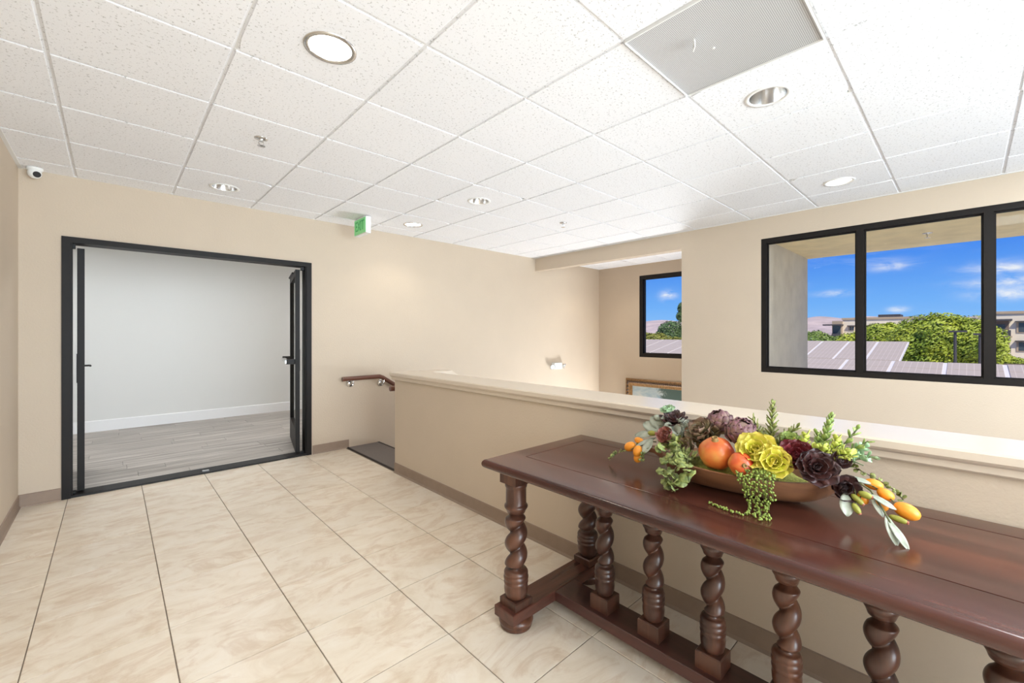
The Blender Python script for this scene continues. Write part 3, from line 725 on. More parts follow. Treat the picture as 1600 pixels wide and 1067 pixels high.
# carved rope of leaf beads along the frame
bead = MB().lathe([(0.020 * math.sin(PI * i / 6), -0.026 * math.cos(PI * i / 6)) for i in range(1, 6)], 8).mesh('carved_leaf', True); bead.materials.append(mat('carved_dark_gilt', rgb(84, 64, 50), 0.45, 0.2, var=0.4, vscale=60))
n_ = 34
for k in range(n_):
    y_ = -PW + 0.06 + (2 * PW - 0.12) * k / (n_ - 1)
    obj('carved_leaf', bead, None, fr, (-0.054, y_, top - 0.056), (PI / 2 + 0.5, 0, 0))
for k in range(14):
    obj('carved_leaf', bead, None, fr, (-0.054, PW - 0.056, top - 0.09 - 0.06 * k), (0.5, 0, 0))
def painting_mat():
    m = bpy.data.materials.new('landscape_painting'); m.use_nodes = True
    t = NT(m.node_tree); p = t.n['Principled BSDF']
    co = t.new('ShaderNodeTexCoord').outputs['Object']; sp = t.new('ShaderNodeSeparateXYZ'); t.l.new(co, sp.inputs[0])
    n = t.noise(t.mapping(co, (3, 3, 7)), 1.0, 5.0, 0.6, 0.8)
    skyc = t.ramp(n, [(0.3, rgb(140, 164, 178)), (0.5, rgb(176, 188, 190)), (0.7, rgb(214, 208, 196))])
    tree = t.math('ADD', t.math('MULTIPLY', sp.outputs[1], -1.6), t.math('ADD', t.math('MULTIPLY', t.noise(co, 9, 6.0, 0.7, 1.0), 1.2), -0.50))
    c = t.mix(t.math('MULTIPLY', tree, 6.0, clamp=True), skyc, rgb(74, 94, 88))
    land = t.math('LESS_THAN', t.math('ADD', sp.outputs[2], t.math('MULTIPLY', n, 0.15)), 0.0)
    c = t.mix(land, c, rgb(120, 124, 96)); t.l.new(c, p.inputs['Base Color']); p.inputs['Roughness'].default_value = 0.5
    return m
obj('canvas', MB().box(-0.014, -0.004, -PW + 0.13, PW - 0.13, top - PHt + 0.13, top - 0.13), painting_mat(), pf)

# ================================================================== CONSOLE TABLE
TX0, TX1, TY0, TY1, TZ = 1.226, 1.955, -0.95, 1.531, 0.750
tb = thing('console_table', 'long dark mahogany console table with barley twist legs', 'table', (1.605, 0.29, 0))
ox, oy = 1.605, 0.29
IX0, IX1, IY0, IY1 = 1.400, 1.842, TY0 + 0.11, 1.422
def border():
    # rounded bullnose outer edge, running inward to the panel opening
    mb = MB(); r_ = 0.021; L = []
    cyc = [(TX0, TY0), (TX1, TY0), (TX1, TY1), (TX0, TY1)]
    sg = [(1, 1), (-1, 1), (-1, -1), (1, -1)]
    inn = [(IX0, IY0), (IX1, IY0), (IX1, IY1), (IX0, IY1)]
    prof = []
    for k in range(11):
        a_ = -PI / 2 + PI * k / 10; prof.append((r_ * 0.95 * (1 - math.cos(a_)), TZ - r_ + r_ * math.sin(a_)))
    def corner(px, py, sx, sy, ins): 
        # 4-point rounded corner with small radius
        rc = 0.02; out = []
        return [(px + sx * ins, py + sy * ins)]
    def loop(ins, z): return [(px + sx * ins - ox, py + sy * ins - oy, z) for (px, py), (sx, sy) in zip(cyc, sg)]
    L.append([(x - ox, y - oy, TZ - 2 * r_) for x, y in inn])
    for ins, z in prof: L.append(loop(ins, z))
    L.append([(x - ox, y - oy, TZ) for x, y in inn])
    L.append([(x - ox, y - oy, TZ - 2 * r_) for x, y in inn])
    mb.rings(L, False, False); return mb
obj('tabletop_border', border(), M['table'], tb, angle=35)
e = 0.0042
obj('inlay_line', MB().box(IX0 - ox, IX1 - ox, IY0 - oy, IY1 - oy, TZ - 0.03, TZ - 0.0022), M['black'], tb)
obj('tabletop_panel', MB().bev(IX0 + e - ox, IX1 - e - ox, IY0 + e - oy, IY1 - e - oy, TZ - 0.0022, TZ, 0.0003), M['table'], tb)
def twist_part(prof_top, z0, z1, rmax, rmin, pitch, n=26, steps=84, hand=1):
    L = []
    for k in range(steps + 1):
        z = z0 + (z1 - z0) * k / steps
        fade = min(1.0, (z - z0) / 0.02, (z1 - z) / 0.02)
        ring = []
        for i in range(n):
            th = 2 * PI * i / n
            ph = z / pitch - hand * th / (2 * PI)
            s_ = abs(math.sin(PI * ph)) ** 0.7
            r_ = rmin + (rmax - rmin) * s_
            rr = rmin * 1.08 * (1 - fade) + r_ * fade
            ring.append((rr * math.cos(th), rr * math.sin(th), z))
        L.append(ring)
    return L
def turned(sc_, zb, ring_top=0.541):
    # one continuous turned shaft from plinth top zb to the underside of the top
    q = sc_
    low = [(0.040, zb), (0.046, zb + 0.006), (0.0525, zb + 0.022), (0.0545, zb + 0.045), (0.052, zb + 0.060), (0.0545, zb + 0.064), (0.056, zb + 0.070), (0.0545, zb + 0.076),
           (0.053, zb + 0.078), (0.056, zb + 0.084), (0.057, zb + 0.092), (0.055, zb + 0.099), (0.053, zb + 0.101), (0.055, zb + 0.107), (0.055, zb + 0.114), (0.051, zb + 0.121), (0.046, zb + 0.126)]
    hi = [(0.040, 0.512), (0.044, 0.522), (0.048, 0.530), (0.0525, 0.535), (0.054, 0.541), (0.0525, 0.547), (0.048, 0.551), (0.0465, 0.556), (0.0465, 0.622), (0.0475, 0.627), (0.050, 0.631), (0.051, 0.640), (0.050, 0.648)]
    n = 26; L = []
    for r_, z in low: L.append([(r_ * q * math.cos(2 * PI * i / n), r_ * q * math.sin(2 * PI * i / n), z) for i in range(n)])
    L += twist_part(None, zb + 0.128, 0.510, 0.052 * q, 0.021 * q, 0.096, n)
    for r_, z in hi: L.append([(r_ * q * math.cos(2 * PI * i / n), r_ * q * math.sin(2 * PI * i / n), z) for i in range(n)])
    return MB().rings(L, True, True)
leg_me = None
legpos = [(1.335, 1.415), (1.868, 1.415), (1.335, -0.835), (1.868, -0.835)]
shaft = turned(1.0, 0.131); shaft_me = shaft.mesh('leg', True); shaft_me.materials.append(M['table_z'])
blk_me = MB().bev(-0.052, 0.052, -0.052, 0.052, 0.648, 0.708, 0.002).box(-0.060, 0.060, -0.060, 0.060, 0.694, 0.710).mesh('top_block'); blk_me.materials.append(M['table_z'])
pl_me = MB().bev(-0.052, 0.052, -0.052, 0.052, 0.096, 0.132, 0.005).mesh('plinth'); pl_me.materials.append(M['table_z'])
ft_me = MB().lathe([(0.062, 0.0), (0.070, 0.004), (0.073, 0.012), (0.070, 0.018), (0.076, 0.024), (0.079, 0.034), (0.076, 0.044), (0.066, 0.052)], 28).mesh('bun_foot', True); ft_me.materials.append(M['table_z'])
for (x, y) in legpos:
    lg = obj('leg', shaft_me, None, tb, (x - ox, y - oy, 0))
    obj('top_block', blk_me, None, lg); obj('plinth', pl_me, None, lg); obj('bun_foot', ft_me, None, lg)
obj('end_stretcher', MB().bev(-0.345, 0.335, -0.062, 0.062, 0.051, 0.097, 0.003), M['table_x'], tb, (0, 1.415 - oy, 0))
obj('end_stretcher', MB().bev(-0.345, 0.335, -0.062, 0.062, 0.051, 0.097, 0.003), M['table_x'], tb, (0, -0.835 - oy, 0))
obj('centre_stretcher', MB().bev(-0.072, 0.072, -0.835 + 0.062 - oy, 1.415 - 0.062 - oy, 0.051, 0.097, 0.003), M['stretch'], tb)
bal_me = turned(0.80, 0.160).mesh('baluster', True); bal_me.materials.append(M['table_z'])
bb_me = MB().bev(-0.046, 0.046, -0.046, 0.046, 0.096, 0.161, 0.004).mesh('base_block'); bb_me.materials.append(M['table_z'])
bt_me = MB().lathe([(0.040, 0.646), (0.044, 0.66), (0.044, 0.71)], 20).mesh('top_block', True); bt_me.materials.append(M['table_z'])
for k in range(8):
    y = 1.121 - 0.2375 * k
    b_ = obj('baluster', bal_me, None, tb, (0, y - oy, 0))
    obj('base_block', bb_me, None, b_); obj('top_block', bt_me, None, b_)

# ================================================================== CENTREPIECE
# --- dough bowl
BC = Vector((1.665, 0.572, TZ)); BR = math.radians(8)
def bowl_mesh():
    n = 25; m_ = 13; outer = []; inner = []
    for k in range(n):
        s_ = -1 + 2 * k / (n - 1); y = 0.345 * s_; a_ = abs(s_)
        body = max(0.0, 1 - (a_ / 0.80) ** 2.4)
        w = 0.030 + 0.125 * body ** 0.62 if a_ < 0.80 else 0.030 * (1 - ((a_ - 0.80) / 0.20) ** 3 * 0.6)
        zr = 0.094 + 0.018 * a_ ** 2 - 0.012 * max(0, a_ - 0.7)
        zb = 0.0 + 0.082 * min(1, (a_ / 0.88)) ** 4.5
        th = 0.012
        zi = zb + 0.014 + (0.06 * max(0, a_ - 0.62) / 0.2 if a_ > 0.62 else 0); zi = min(zi, zr - 0.001)
        ro, ri = [], []
        for i in range(m_):
            u = -1 + 2 * i / (m_ - 1)
            sx = math.copysign(abs(math.sin(u * PI / 2)) ** 0.85, u)
            ro.append((w * sx, y, zr - (zr - zb) * max(0.0, 1 - abs(sx) ** 2.6)))
            ri.append(((w - th) * sx, y, zr - (zr - zi) * max(0.0, 1 - abs(sx) ** 2.6)))
        outer.append(ro); inner.append(ri)
    mb = MB(); L = []
    for ro, ri in zip(outer, inner): L.append(ro + list(reversed(ri)))
    mb.rings(L, True, True); return mb
bw = obj('dough_bowl', bowl_mesh(), M['bowl'], None, BC, (0, 0, BR), angle=50)
tag(bw, 'long carved wooden dough bowl holding the artificial fruit and succulents', 'bowl')

# --- moss bed inside
def blob(R, sx, sy, sz, seed, amp=0.18, n=14):
    mb = MB(); L = []
    for k in range(1, n):
        a_ = PI * k / n; ring = []
        for i in range(20):
            b_ = 2 * PI * i / 20; v = Vector((math.sin(a_) * math.cos(b_), math.sin(a_) * math.sin(b_), -math.cos(a_)))
            f = 1 + amp * mnoise.noise(v * 3 + Vector((seed, 0, 0)))
            ring.append((v.x * R * sx * f, v.y * R * sy * f, v.z * R * sz * f))
        L.append(ring)
    return mb.rings(L, True, True)
M['moss'] = mat('moss', rgb(150, 150, 70), 0.95, var=0.35, vscale=60, bump=1.0, bscale=120, bdist=0.01)
ms = obj('moss_bed', blob(0.1, 1.05, 2.0, 0.42, 3), M['moss'], None, BC + Vector((0, 0, 0.066)), (0, 0, BR), smooth=True); tag(ms, 'yellow green moss filling the wooden bowl', 'moss', kind='stuff')

# --- petals
def petal(L, Wd, cup=0.25, lift=0.12, point=0.5, thick=0.06, nu=6, nv=4):
    """closed petal along +x, normal +z"""
    top, bot = [], []
    for a_ in range(nu + 1):
        t = a_ / nu
        w = Wd * (math.sin(PI * min(1, t ** (2.0 - point * 1.1))) ** (0.6) * 0.95 + 0.18 * (1 - t)) if t < 1 else Wd * 0.16
        w = max(w, Wd * 0.10)
        rt, rb = [], []
        for b_ in range(nv + 1):
            s_ = -1 + 2 * b_ / nv
            z = L * (cup * t * t) + Wd * lift * 4 * s_ * s_ * (0.4 + 0.6 * t)
            th = thick * Wd * (1 - 0.85 * abs(s_)) * (1 - 0.7 * t)
            rt.append((L * t, w * s_, z)); rb.append((L * t, w * s_, z - th - 0.0004))
        top.append(rt); bot.append(rb)
    mb = MB(); Lr = [rt + list(reversed(rb)) for rt, rb in zip(top, bot)]
    return mb.rings(Lr, True, True)
def frame_from(n, roll=0.0):
    q_ = Vector(n).normalized().to_track_quat('Z', 'Y'); return q_.to_matrix() @ Matrix.Rotation(roll, 3, 'Z')
def rosette(name, label, loc, normal, R, layers, material, cat='succulent', group=None, cup=0.25, point=0.25, width=0.42, lift=0.09, thick=0.10, roll=0.0, core=None):
    t = thing(name, label, cat, loc, frame_from(normal, roll), group)
    me = petal(R, R * width, cup, lift, point, thick).mesh('petal', True); me.materials.append(material)
    az = 0.0
    for (n, sc_, tilt, zo) in layers:
        for i in range(n):
            a_ = az + 2 * PI * i / n
            o = bpy.data.objects.new('petal', me)
            k = sc_ * random.uniform(0.93, 1.05)
            Rm = Matrix.Rotation(a_, 4, 'Z') @ Matrix.Rotation(-math.radians(tilt + random.uniform(-5, 5)), 4, 'Y') @ Matrix.Diagonal((k, k, k, 1))
            o.matrix_basis = Matrix.Translation((0, 0, zo * R)) @ Matrix.Translation(Matrix.Rotation(a_, 3, 'Z') @ Vector((R * 0.04, 0, 0))) @ Rm
            link(o, t)
        az += PI / n * 1.25
    obj('rosette_core', MB().lathe([(R * 0.16 * math.sin(PI * i / 6), -R * 0.2 * math.cos(PI * i / 6)) for i in range(1, 6)], 10), core or material, t, (0, 0, R * 0.02), smooth=True)
    return t
LAY = [(8, 1.0, 8, 0.0), (8, 0.86, 24, 0.03), (6, 0.68, 42, 0.06), (5, 0.48, 60, 0.08), (3, 0.32, 76, 0.10)]
LAYS = [(7, 1.0, 15, 0.0), (6, 0.8, 38, 0.04), (5, 0.55, 58, 0.08), (3, 0.36, 76, 0.10)]
M['yellow_petal'] = leaf_mat('yellow_green_petal', rgb(196, 198, 40), rgb(222, 218, 84), 0.45, 25, 0.15, tip=rgb(226, 206, 96))
M['burgundy'] = leaf_mat('burgundy_petal', rgb(92, 26, 36), rgb(138, 52, 56), 0.4, 25, 0.25, tip=rgb(110, 40, 48))
M['darkpurple'] = leaf_mat('dark_purple_petal', rgb(50, 30, 32), rgb(98, 60, 54), 0.42, 25, 0.35, tip=rgb(70, 56, 58))
M['rosebrown'] = leaf_mat('pink_brown_petal', rgb(136, 72, 60), rgb(190, 122, 100), 0.45, 25, 0.2, tip=rgb(150, 96, 90))
M['olive'] = leaf_mat('olive_brown_petal', rgb(98, 90, 66), rgb(142, 128, 92), 0.5, 25, 0.2, tip=rgb(128, 98, 82))
M['grey_leaf'] = leaf_mat('grey_green_leaf', rgb(134, 142, 124), rgb(176, 180, 166), 0.5, 30, 0.15)
M['artichoke'] = leaf_mat('artichoke_bract', rgb(122, 100, 88), rgb(168, 136, 122), 0.55, 30, 0.35, tip=rgb(112, 70, 82))
M['sedum'] = leaf_mat('sedum_leaf', rgb(112, 122, 62), rgb(154, 160, 92), 0.5, 60, 0.25)
M['lime'] = leaf_mat('lime_leaf', rgb(166, 184, 62), rgb(208, 212, 110), 0.45, 50, 0.2)
M['midgreen'] = leaf_mat('mid_green_leaf', rgb(106, 136, 66), rgb(160, 178, 98), 0.5, 50, 0.2)
M['ivy'] = leaf_mat('variegated_leaf', rgb(66, 92, 48), rgb(168, 174, 100), 0.5, 60, 0.5)
M['lacy'] = leaf_mat('pale_lacy_leaf', rgb(136, 176, 132), rgb(182, 208, 170), 0.5, 40, 0.15)
M['stem'] = mat('green_brown_stem', rgb(88, 92, 58), 0.6, var=0.2, vscale=60)
M['twig'] = mat('brown_twig', rgb(74, 56, 44), 0.7, var=0.2, vscale=60)
M['pearl'] = mat('pearl_green', rgb(136, 154, 68), 0.45, var=0.25, vscale=50)
M['kumquat'] = mat('kumquat_skin', rgb(236, 150, 42), 0.4, var=0.08, vscale=40, bump=0.1, bscale=200)
M['bud'] = mat('olive_bud', rgb(150, 150, 62), 0.45, var=0.15, vscale=40)

V = Vector
TOV = V((-0.72, -0.35, 0.62))    # outward and up, toward the room
rosette('succulent_rosette', 'bright yellow green rosette at the rim next to the small pomegranate', V((1.585, 0.492, 0.918)), V((-0.75, -0.10, 0.62)), 0.070, LAY, M['yellow_petal'], width=0.46, group='succulent rosettes in the bowl', lift=0.05)
rosette('succulent_rosette', 'bright yellow green rosette beside the burgundy one', V((1.572, 0.437, 0.897)), V((-0.80, -0.25, 0.5)), 0.058, LAY, M['yellow_petal'], width=0.46, group='succulent rosettes in the bowl', lift=0.05, roll=0.4)
rosette('succulent_rosette', 'burgundy red rosette to the right of the yellow ones', V((1.615, 0.383, 0.918)), V((-0.72, -0.15, 0.6)), 0.056, LAY, M['burgundy'], width=0.5, group='succulent rosettes in the bowl', cup=0.35)
rosette('succulent_rosette', 'large blackish purple rosette hanging over the bowl rim', V((1.600, 0.328, 0.897)), V((-0.74, -0.35, 0.52)), 0.062, LAY, M['darkpurple'], width=0.42, group='succulent rosettes in the bowl')
rosette('succulent_rosette', 'smallest dark rosette above the right end of the bowl', V((1.66, 0.281, 0.915)), V((-0.6, -0.5, 0.62)), 0.034, LAYS, M['darkpurple'], width=0.48, group='succulent rosettes in the bowl', cup=0.4)
rosette('succulent_rosette', 'dark brown cupped rosette below the bowl handle by the kumquats', V((1.63, 0.268, 0.847)), V((-0.75, -0.45, 0.30)), 0.046, LAYS, M['darkpurple'], width=0.5, group='succulent rosettes in the bowl', cup=0.5)
rosette('succulent_rosette', 'blackish ruffled rosette at the left top of the bowl', V((1.72, 0.852, 0.950)), V((-0.35, -0.1, 0.9)), 0.060, LAY, M['darkpurple'], width=0.30, group='succulent rosettes in the bowl', point=0.9)
rosette('succulent_rosette', 'pinkish brown rose like rosette at the left end of the bowl', V((1.635, 0.832, 0.905)), V((-0.85, 0.10, 0.42)), 0.040, LAYS, M['rosebrown'], width=0.56, group='succulent rosettes in the bowl', cup=0.6)
rosette('succulent_rosette', 'olive brown rosette behind the large pomegranate', V((1.665, 0.715, 0.930)), V((-0.55, 0.25, 0.75)), 0.062, LAYS, M['olive'], width=0.55, group='succulent rosettes in the bowl', cup=0.15)
rosette('succulent_rosette', 'olive brown rosette drooping behind the ivy leaves', V((1.60, 0.735, 0.872)), V((-0.75, 0.35, 0.45)), 0.055, LAYS, M['olive'], width=0.5, group='succulent rosettes in the bowl', cup=0.15, roll=0.5)
rosette('succulent_rosette', 'small pale green rosette peeking over the left end', V((1.735, 0.886, 0.985)), V((-0.3, 0.1, 0.9)), 0.034, LAYS, M['lacy'], width=0.5, group='succulent rosettes in the bowl')
rosette('succulent_rosette', 'small grey green rosette between the sedum stems', V((1.675, 0.417, 0.955)), V((-0.4, -0.2, 0.85)), 0.036, LAYS, M['midgreen'], width=0.45, group='succulent rosettes in the bowl')

# --- pomegranates
def pomegranate(loc, R, axis, label, c1, c2):
    t = thing('pomegranate', label, 'pomegranate', loc, frame_from(axis), 'pomegranates in the bowl')
    m = bpy.data.materials.new('pomegranate_skin'); m.use_nodes = True; nt = NT(m.node_tree); p = nt.n['Principled BSDF']
    co = nt.new('ShaderNodeTexCoord').outputs['Object']; sp = nt.new('ShaderNodeSeparateXYZ'); nt.l.new(co, sp.inputs[0])
    f = nt.math('ADD', nt.noise(co, 12, 3, 0.5), nt.math('MULTIPLY', sp.outputs[0], -2.6 * 0.06 / R))
    nt.l.new(nt.ramp(f, [(0.30, c1), (0.52, c2), (0.75, rgb(214, 160, 76))]), p.inputs['Base Color']); p.inputs['Roughness'].default_value = 0.32
    mb = MB(); L = []
    for k in range(1, 17):
        a_ = PI * k / 18
        L.append([((R * math.sin(a_) * (1 + 0.03 * math.cos(6 * 2 * PI * i / 28))) * math.cos(2 * PI * i / 28), (R * math.sin(a_) * (1 + 0.03 * math.cos(6 * 2 * PI * i / 28))) * math.sin(2 * PI * i / 28), -R * 0.93 * math.cos(a_)) for i in range(28)])
    obj('fruit_body', mb.rings(L, True, True), m, t, smooth=True)
    cr = MB(); n = 12
    L = [[(r_ * math.cos(2 * PI * i / n) * (1 if z < R * 1.05 else (1.0 if i % 2 else 0.7)), r_ * math.sin(2 * PI * i / n) * (1 if z < R * 1.05 else (1.0 if i % 2 else 0.7)), z) for i in range(n)] for r_, z in ((0.22 * R, 0.86 * R), (0.15 * R, 0.98 * R), (0.20 * R, 1.10 * R), (0.13 * R, 1.06 * R), (0.09 * R, 0.96 * R))]
    obj('crown', cr.rings(L, False, True), mat('pomegranate_crown', rgb(150, 120, 70), 0.7, var=0.3, vscale=80), t, smooth=True)
pomegranate(V((1.578, 0.622, 0.893)), 0.060, V((-0.35, -0.05, 0.9)), 'large orange red pomegranate in the middle of the bowl', rgb(176, 60, 32), rgb(206, 108, 48))
pomegranate(V((1.543, 0.527, 0.881)), 0.040, V((-0.80, -0.55, 0.15)), 'small red pomegranate beside the yellow rosette', rgb(186, 52, 36), rgb(212, 96, 48))

# --- artichokes
def artichoke(loc, R, axis, label):
    t = thing('artichoke', label, 'artichoke', loc, frame_from(axis), 'artichokes in the bowl')
    obj('heart', MB().lathe([(R * 0.66 * math.sin(PI * k / 12), -R * 0.74 * math.cos(PI * k / 12)) for k in range(1, 12)], 18), M['artichoke'], t, smooth=True)
    me = petal(R * 0.66, R * 0.33, -0.34, -0.10, 0.62, 0.42).mesh('bract', True); me.materials.append(M['artichoke'])
    n = 40
    for k in range(n):
        f = (k + 0.5) / n; zc = -0.80 + 1.70 * f; a_ = k * 2.39996
        rr = math.sqrt(max(0.02, 1 - (zc * 0.95) ** 2)) * 0.80
        p = V((rr * math.cos(a_), rr * math.sin(a_), zc * 0.85)) * R
        nrm = V((math.cos(a_) * rr, math.sin(a_) * rr, zc * 0.8)).normalized()
        up = (V((0, 0, 1)) - nrm * nrm.z); up = up.normalized() if up.length > 1e-3 else V((1, 0, 0))
        xdir = (up * 0.86 + nrm * 0.50).normalized(); ydir = nrm.cross(xdir).normalized(); zdir = xdir.cross(ydir)
        Rm = Matrix((xdir, ydir, zdir)).transposed().to_4x4()
        o = bpy.data.objects.new('bract', me); s_ = 1.0 if f < 0.75 else 1.0 - (f - 0.75) * 1.6
        o.matrix_basis = Matrix.Translation(p - xdir * R * 0.22) @ Rm @ Matrix.Diagonal((s_, s_, s_, 1)); link(o, t)
artichoke(V((1.735, 0.668, 0.970)), 0.058, V((-0.35, 0.25, 0.9)), 'purple brown artichoke at the back above the pomegranate')
artichoke(V((1.668, 0.570, 0.960)), 0.061, V((-0.45, -0.35, 0.8)), 'purple brown artichoke in front, next to the yellow rosette')

# --- leaves on stems
def leaf_on(parent, me, p, d, nrm, s_=1.0, name='leaf'):
    x = V(d).normalized(); y = V(nrm).cross(x)
    if y.length < 1e-4: y = V((0, 1, 0)).cross(x)
    y.normalize(); z = x.cross(y)
    o = bpy.data.objects.new(name, me); o.matrix_basis = Matrix.Translation(p) @ Matrix((x, y, z)).transposed().to_4x4() @ Matrix.Diagonal((s_, s_, s_, 1))
    return link(o, parent)
def sprig(name, label, base_, tips, me_args, material, per=18, spread=0.75, group=None, cat='foliage', taper=True):
    t = thing(name, label, cat, base_, group=group)
    me = petal(*me_args).mesh('leaf', True); me.materials.append(material)
    for tip, cnt in tips:
        b = V((0, 0, 0)); e = V(tip) - V(base_)
        midp = (b + e) * 0.5 + V((random.uniform(-.006, .006), random.uniform(-.006, .006), 0.004))
        pts = [b, b.lerp(midp, 0.6), midp, midp.lerp(e, 0.55), e]
        obj('stem', MB().tube(pts, [0.0042, 0.0038, 0.0034, 0.003, 0.002], 6), M['stem'], t)
        dr = (e - b).normalized()
        for k in range(cnt):
            f = 0.22 + 0.78 * (k + 0.5) / cnt; p = b.lerp(e, f) + (midp - (b + e) * 0.5) * (1 - abs(2 * f - 1))
            a_ = k * 2.39996; s1 = dr.cross(V((0.3, 0.9, 0.1))).normalized(); s2 = dr.cross(s1)
            side = s1 * math.cos(a_) + s2 * math.sin(a_)
            up = 0.55 + 0.9 * max(0, f - 0.6)
            leaf_on(t, me, p, side * spread + dr * up, dr, (1.0 - 0.45 * f if taper else 1.0) * random.uniform(0.85, 1.1))
    return t
sprig('sedum_sprig', 'tall olive green spiky succulent sprig at the top middle of the bowl', (1.69, 0.478, 0.90), [((1.72, 0.482, 1.070), 34), ((1.72, 0.546, 1.008), 20), ((1.715, 0.404, 1.000), 22), ((1.69, 0.515, 0.965), 12), ((1.67, 0.435, 0.965), 12)], (0.040, 0.0080, 0.12, 0.10, 0.6, 0.6, 4, 2), M['sedum'], group='succulent sprigs in the bowl')
sprig('sedum_sprig', 'upright mid green leafy sprig right of the centre', (1.675, 0.335, 0.90), [((1.72, 0.310, 1.050), 30), ((1.70, 0.345, 0.99), 14)], (0.034, 0.0110, 0.2, 0.08, 0.5, 0.4, 4, 2), M['midgreen'], group='succulent sprigs in the bowl')
sprig('sedum_sprig', 'small open green sprig leaning to the right end', (1.675, 0.29, 0.91), [((1.735, 0.243, 1.018), 9), ((1.72, 0.215, 0.985), 7)], (0.036, 0.0105, 0.1, 0.08, 0.5, 0.4, 4, 2), M['midgreen'], group='succulent sprigs in the bowl')
for lab, bp_, tp in (('lime green jade sprig behind the burgundy rosette', (1.655, 0.372, 0.90), [((1.665, 0.370, 0.985), 15), ((1.64, 0.395, 0.955), 10), ((1.655, 0.34, 0.955), 10)]),
                     ('lime green jade sprig above the dark rosettes', (1.665, 0.305, 0.90), [((1.685, 0.290, 0.985), 15), ((1.66, 0.265, 0.955), 12), ((1.655, 0.315, 0.955), 12), ((1.67, 0.25, 0.945), 8)])):
    sprig('jade_sprig', lab, bp_, tp, (0.024, 0.0105, 0.2, 0.06, 0.15, 0.35, 4, 2), M['lime'], group='jade sprigs in the bowl', taper=False)
sprig('lacy_sprig', 'pale mint lacy leaf sprig at the right end of the bowl', (1.68, 0.275, 0.905), [((1.72, 0.225, 0.965), 9), ((1.72, 0.245, 0.935), 9), ((1.71, 0.205, 0.94), 7)], (0.026, 0.013, 0.05, 0.05, 0.2, 0.1, 4, 2), M['lacy'], taper=False)

sprig('eucalyptus_sprig', 'grey green rounded leaves filling the left end of the bowl', (1.675, 0.79, 0.875), [((1.70, 0.80, 0.955), 8), ((1.70, 0.905, 0.955), 9), ((1.68, 0.765, 0.945), 7), ((1.64, 0.80, 0.925), 6), ((1.69, 0.86, 0.93), 8)], (0.040, 0.017, 0.1, 0.05, 0.45, 0.12, 5, 2), M['grey_leaf'], group='leafy sprigs in the bowl', taper=False)
sprig('leafy_sprig', 'dark green leaves tucked behind the left rose like rosette', (1.65, 0.75, 0.865), [((1.60, 0.79, 0.905), 9), ((1.62, 0.845, 0.875), 10), ((1.58, 0.765, 0.885), 8)], (0.034, 0.014, 0.1, 0.05, 0.5, 0.12, 5, 2), M['ivy'], group='leafy sprigs in the bowl', taper=False)

sprig('leafy_sprig', 'olive brown leaves filling the gap behind the large pomegranate', (1.67, 0.675, 0.865), [((1.64, 0.705, 0.925), 9), ((1.675, 0.665, 0.945), 9), ((1.70, 0.70, 0.935), 8), ((1.66, 0.73, 0.90), 8)], (0.040, 0.017, 0.1, 0.05, 0.4, 0.12, 5, 2), M['olive'], group='leafy sprigs in the bowl', taper=False)

# --- lobed ivy geranium leaves
def lobed_leaf(R):
    n = 25; top = []; rim = []
    for i in range(n):
        a_ = -PI * 0.92 + 2 * PI * 0.92 * i / (n - 1)
        r_ = R * (0.72 + 0.28 * abs(math.cos(2.5 * a_)) ** 0.6)
        rim.append((R * 0.35 + r_ * math.cos(a_), r_ * math.sin(a_), 0.12 * R * math.cos(5 * a_) - 0.15 * R))
    mb = MB(); vs = [(R * 0.25, 0, 0.02 * R)] + rim + [(R * 0.25, 0, -0.05 * R)] + [(x, y, z - 0.03 * R) for x, y, z in rim]
    fs = []
    for i in range(n - 1):
        fs.append((0, 1 + i, 2 + i)); fs.append((n + 1, n + 3 + i, n + 2 + i)); fs.append((1 + i, n + 2 + i, n + 3 + i, 2 + i))
    mb.add(vs, fs); return mb
iv = thing('ivy_geranium_sprig', 'variegated green lobed leaves trailing over the left side of the bowl', 'foliage', (1.585, 0.71, 0.868))
ime = lobed_leaf(0.020).mesh('leaf', True); ime.materials.append(M['ivy'])
ivp = []
random.seed(11)
strands = [[(1.585, 0.71, 0.868), (1.52, 0.72, 0.865), (1.49, 0.735, 0.83), (1.47, 0.735, 0.785), (1.465, 0.725, 0.758)],
           [(1.585, 0.71, 0.868), (1.53, 0.705, 0.87), (1.49, 0.69, 0.84), (1.475, 0.675, 0.80)],
           [(1.585, 0.71, 0.868), (1.54, 0.75, 0.875), (1.50, 0.775, 0.845), (1.475, 0.765, 0.80), (1.465, 0.75, 0.765)],
           [(1.585, 0.71, 0.868), (1.56, 0.76, 0.895), (1.53, 0.80, 0.87)]]
for sp_ in strands:
    pts = [V(p) - V(iv.location) for p in sp_]
    obj('stem', MB().tube(pts, 0.0016, 5), M['stem'], iv)
    for k in range(1, len(pts)):
        for q_ in range(4):
            p = pts[k - 1].lerp(pts[k], (q_ + 0.7) / 4)
            off = V((random.uniform(-0.022, 0.004), random.uniform(-0.022, 0.022), random.uniform(-0.010, 0.014)))
            if (p + off + V(iv.location)).z < TZ + 0.012: off.z = TZ + 0.012 - iv.location.z - p.z
            leaf_on(iv, ime, p + off * 0.7, off.normalized() + V((-0.2, 0, 0.1)), V((-0.7 + random.uniform(-.3, .3), random.uniform(-.5, .3), 0.7)), random.uniform(0.65, 1.1))

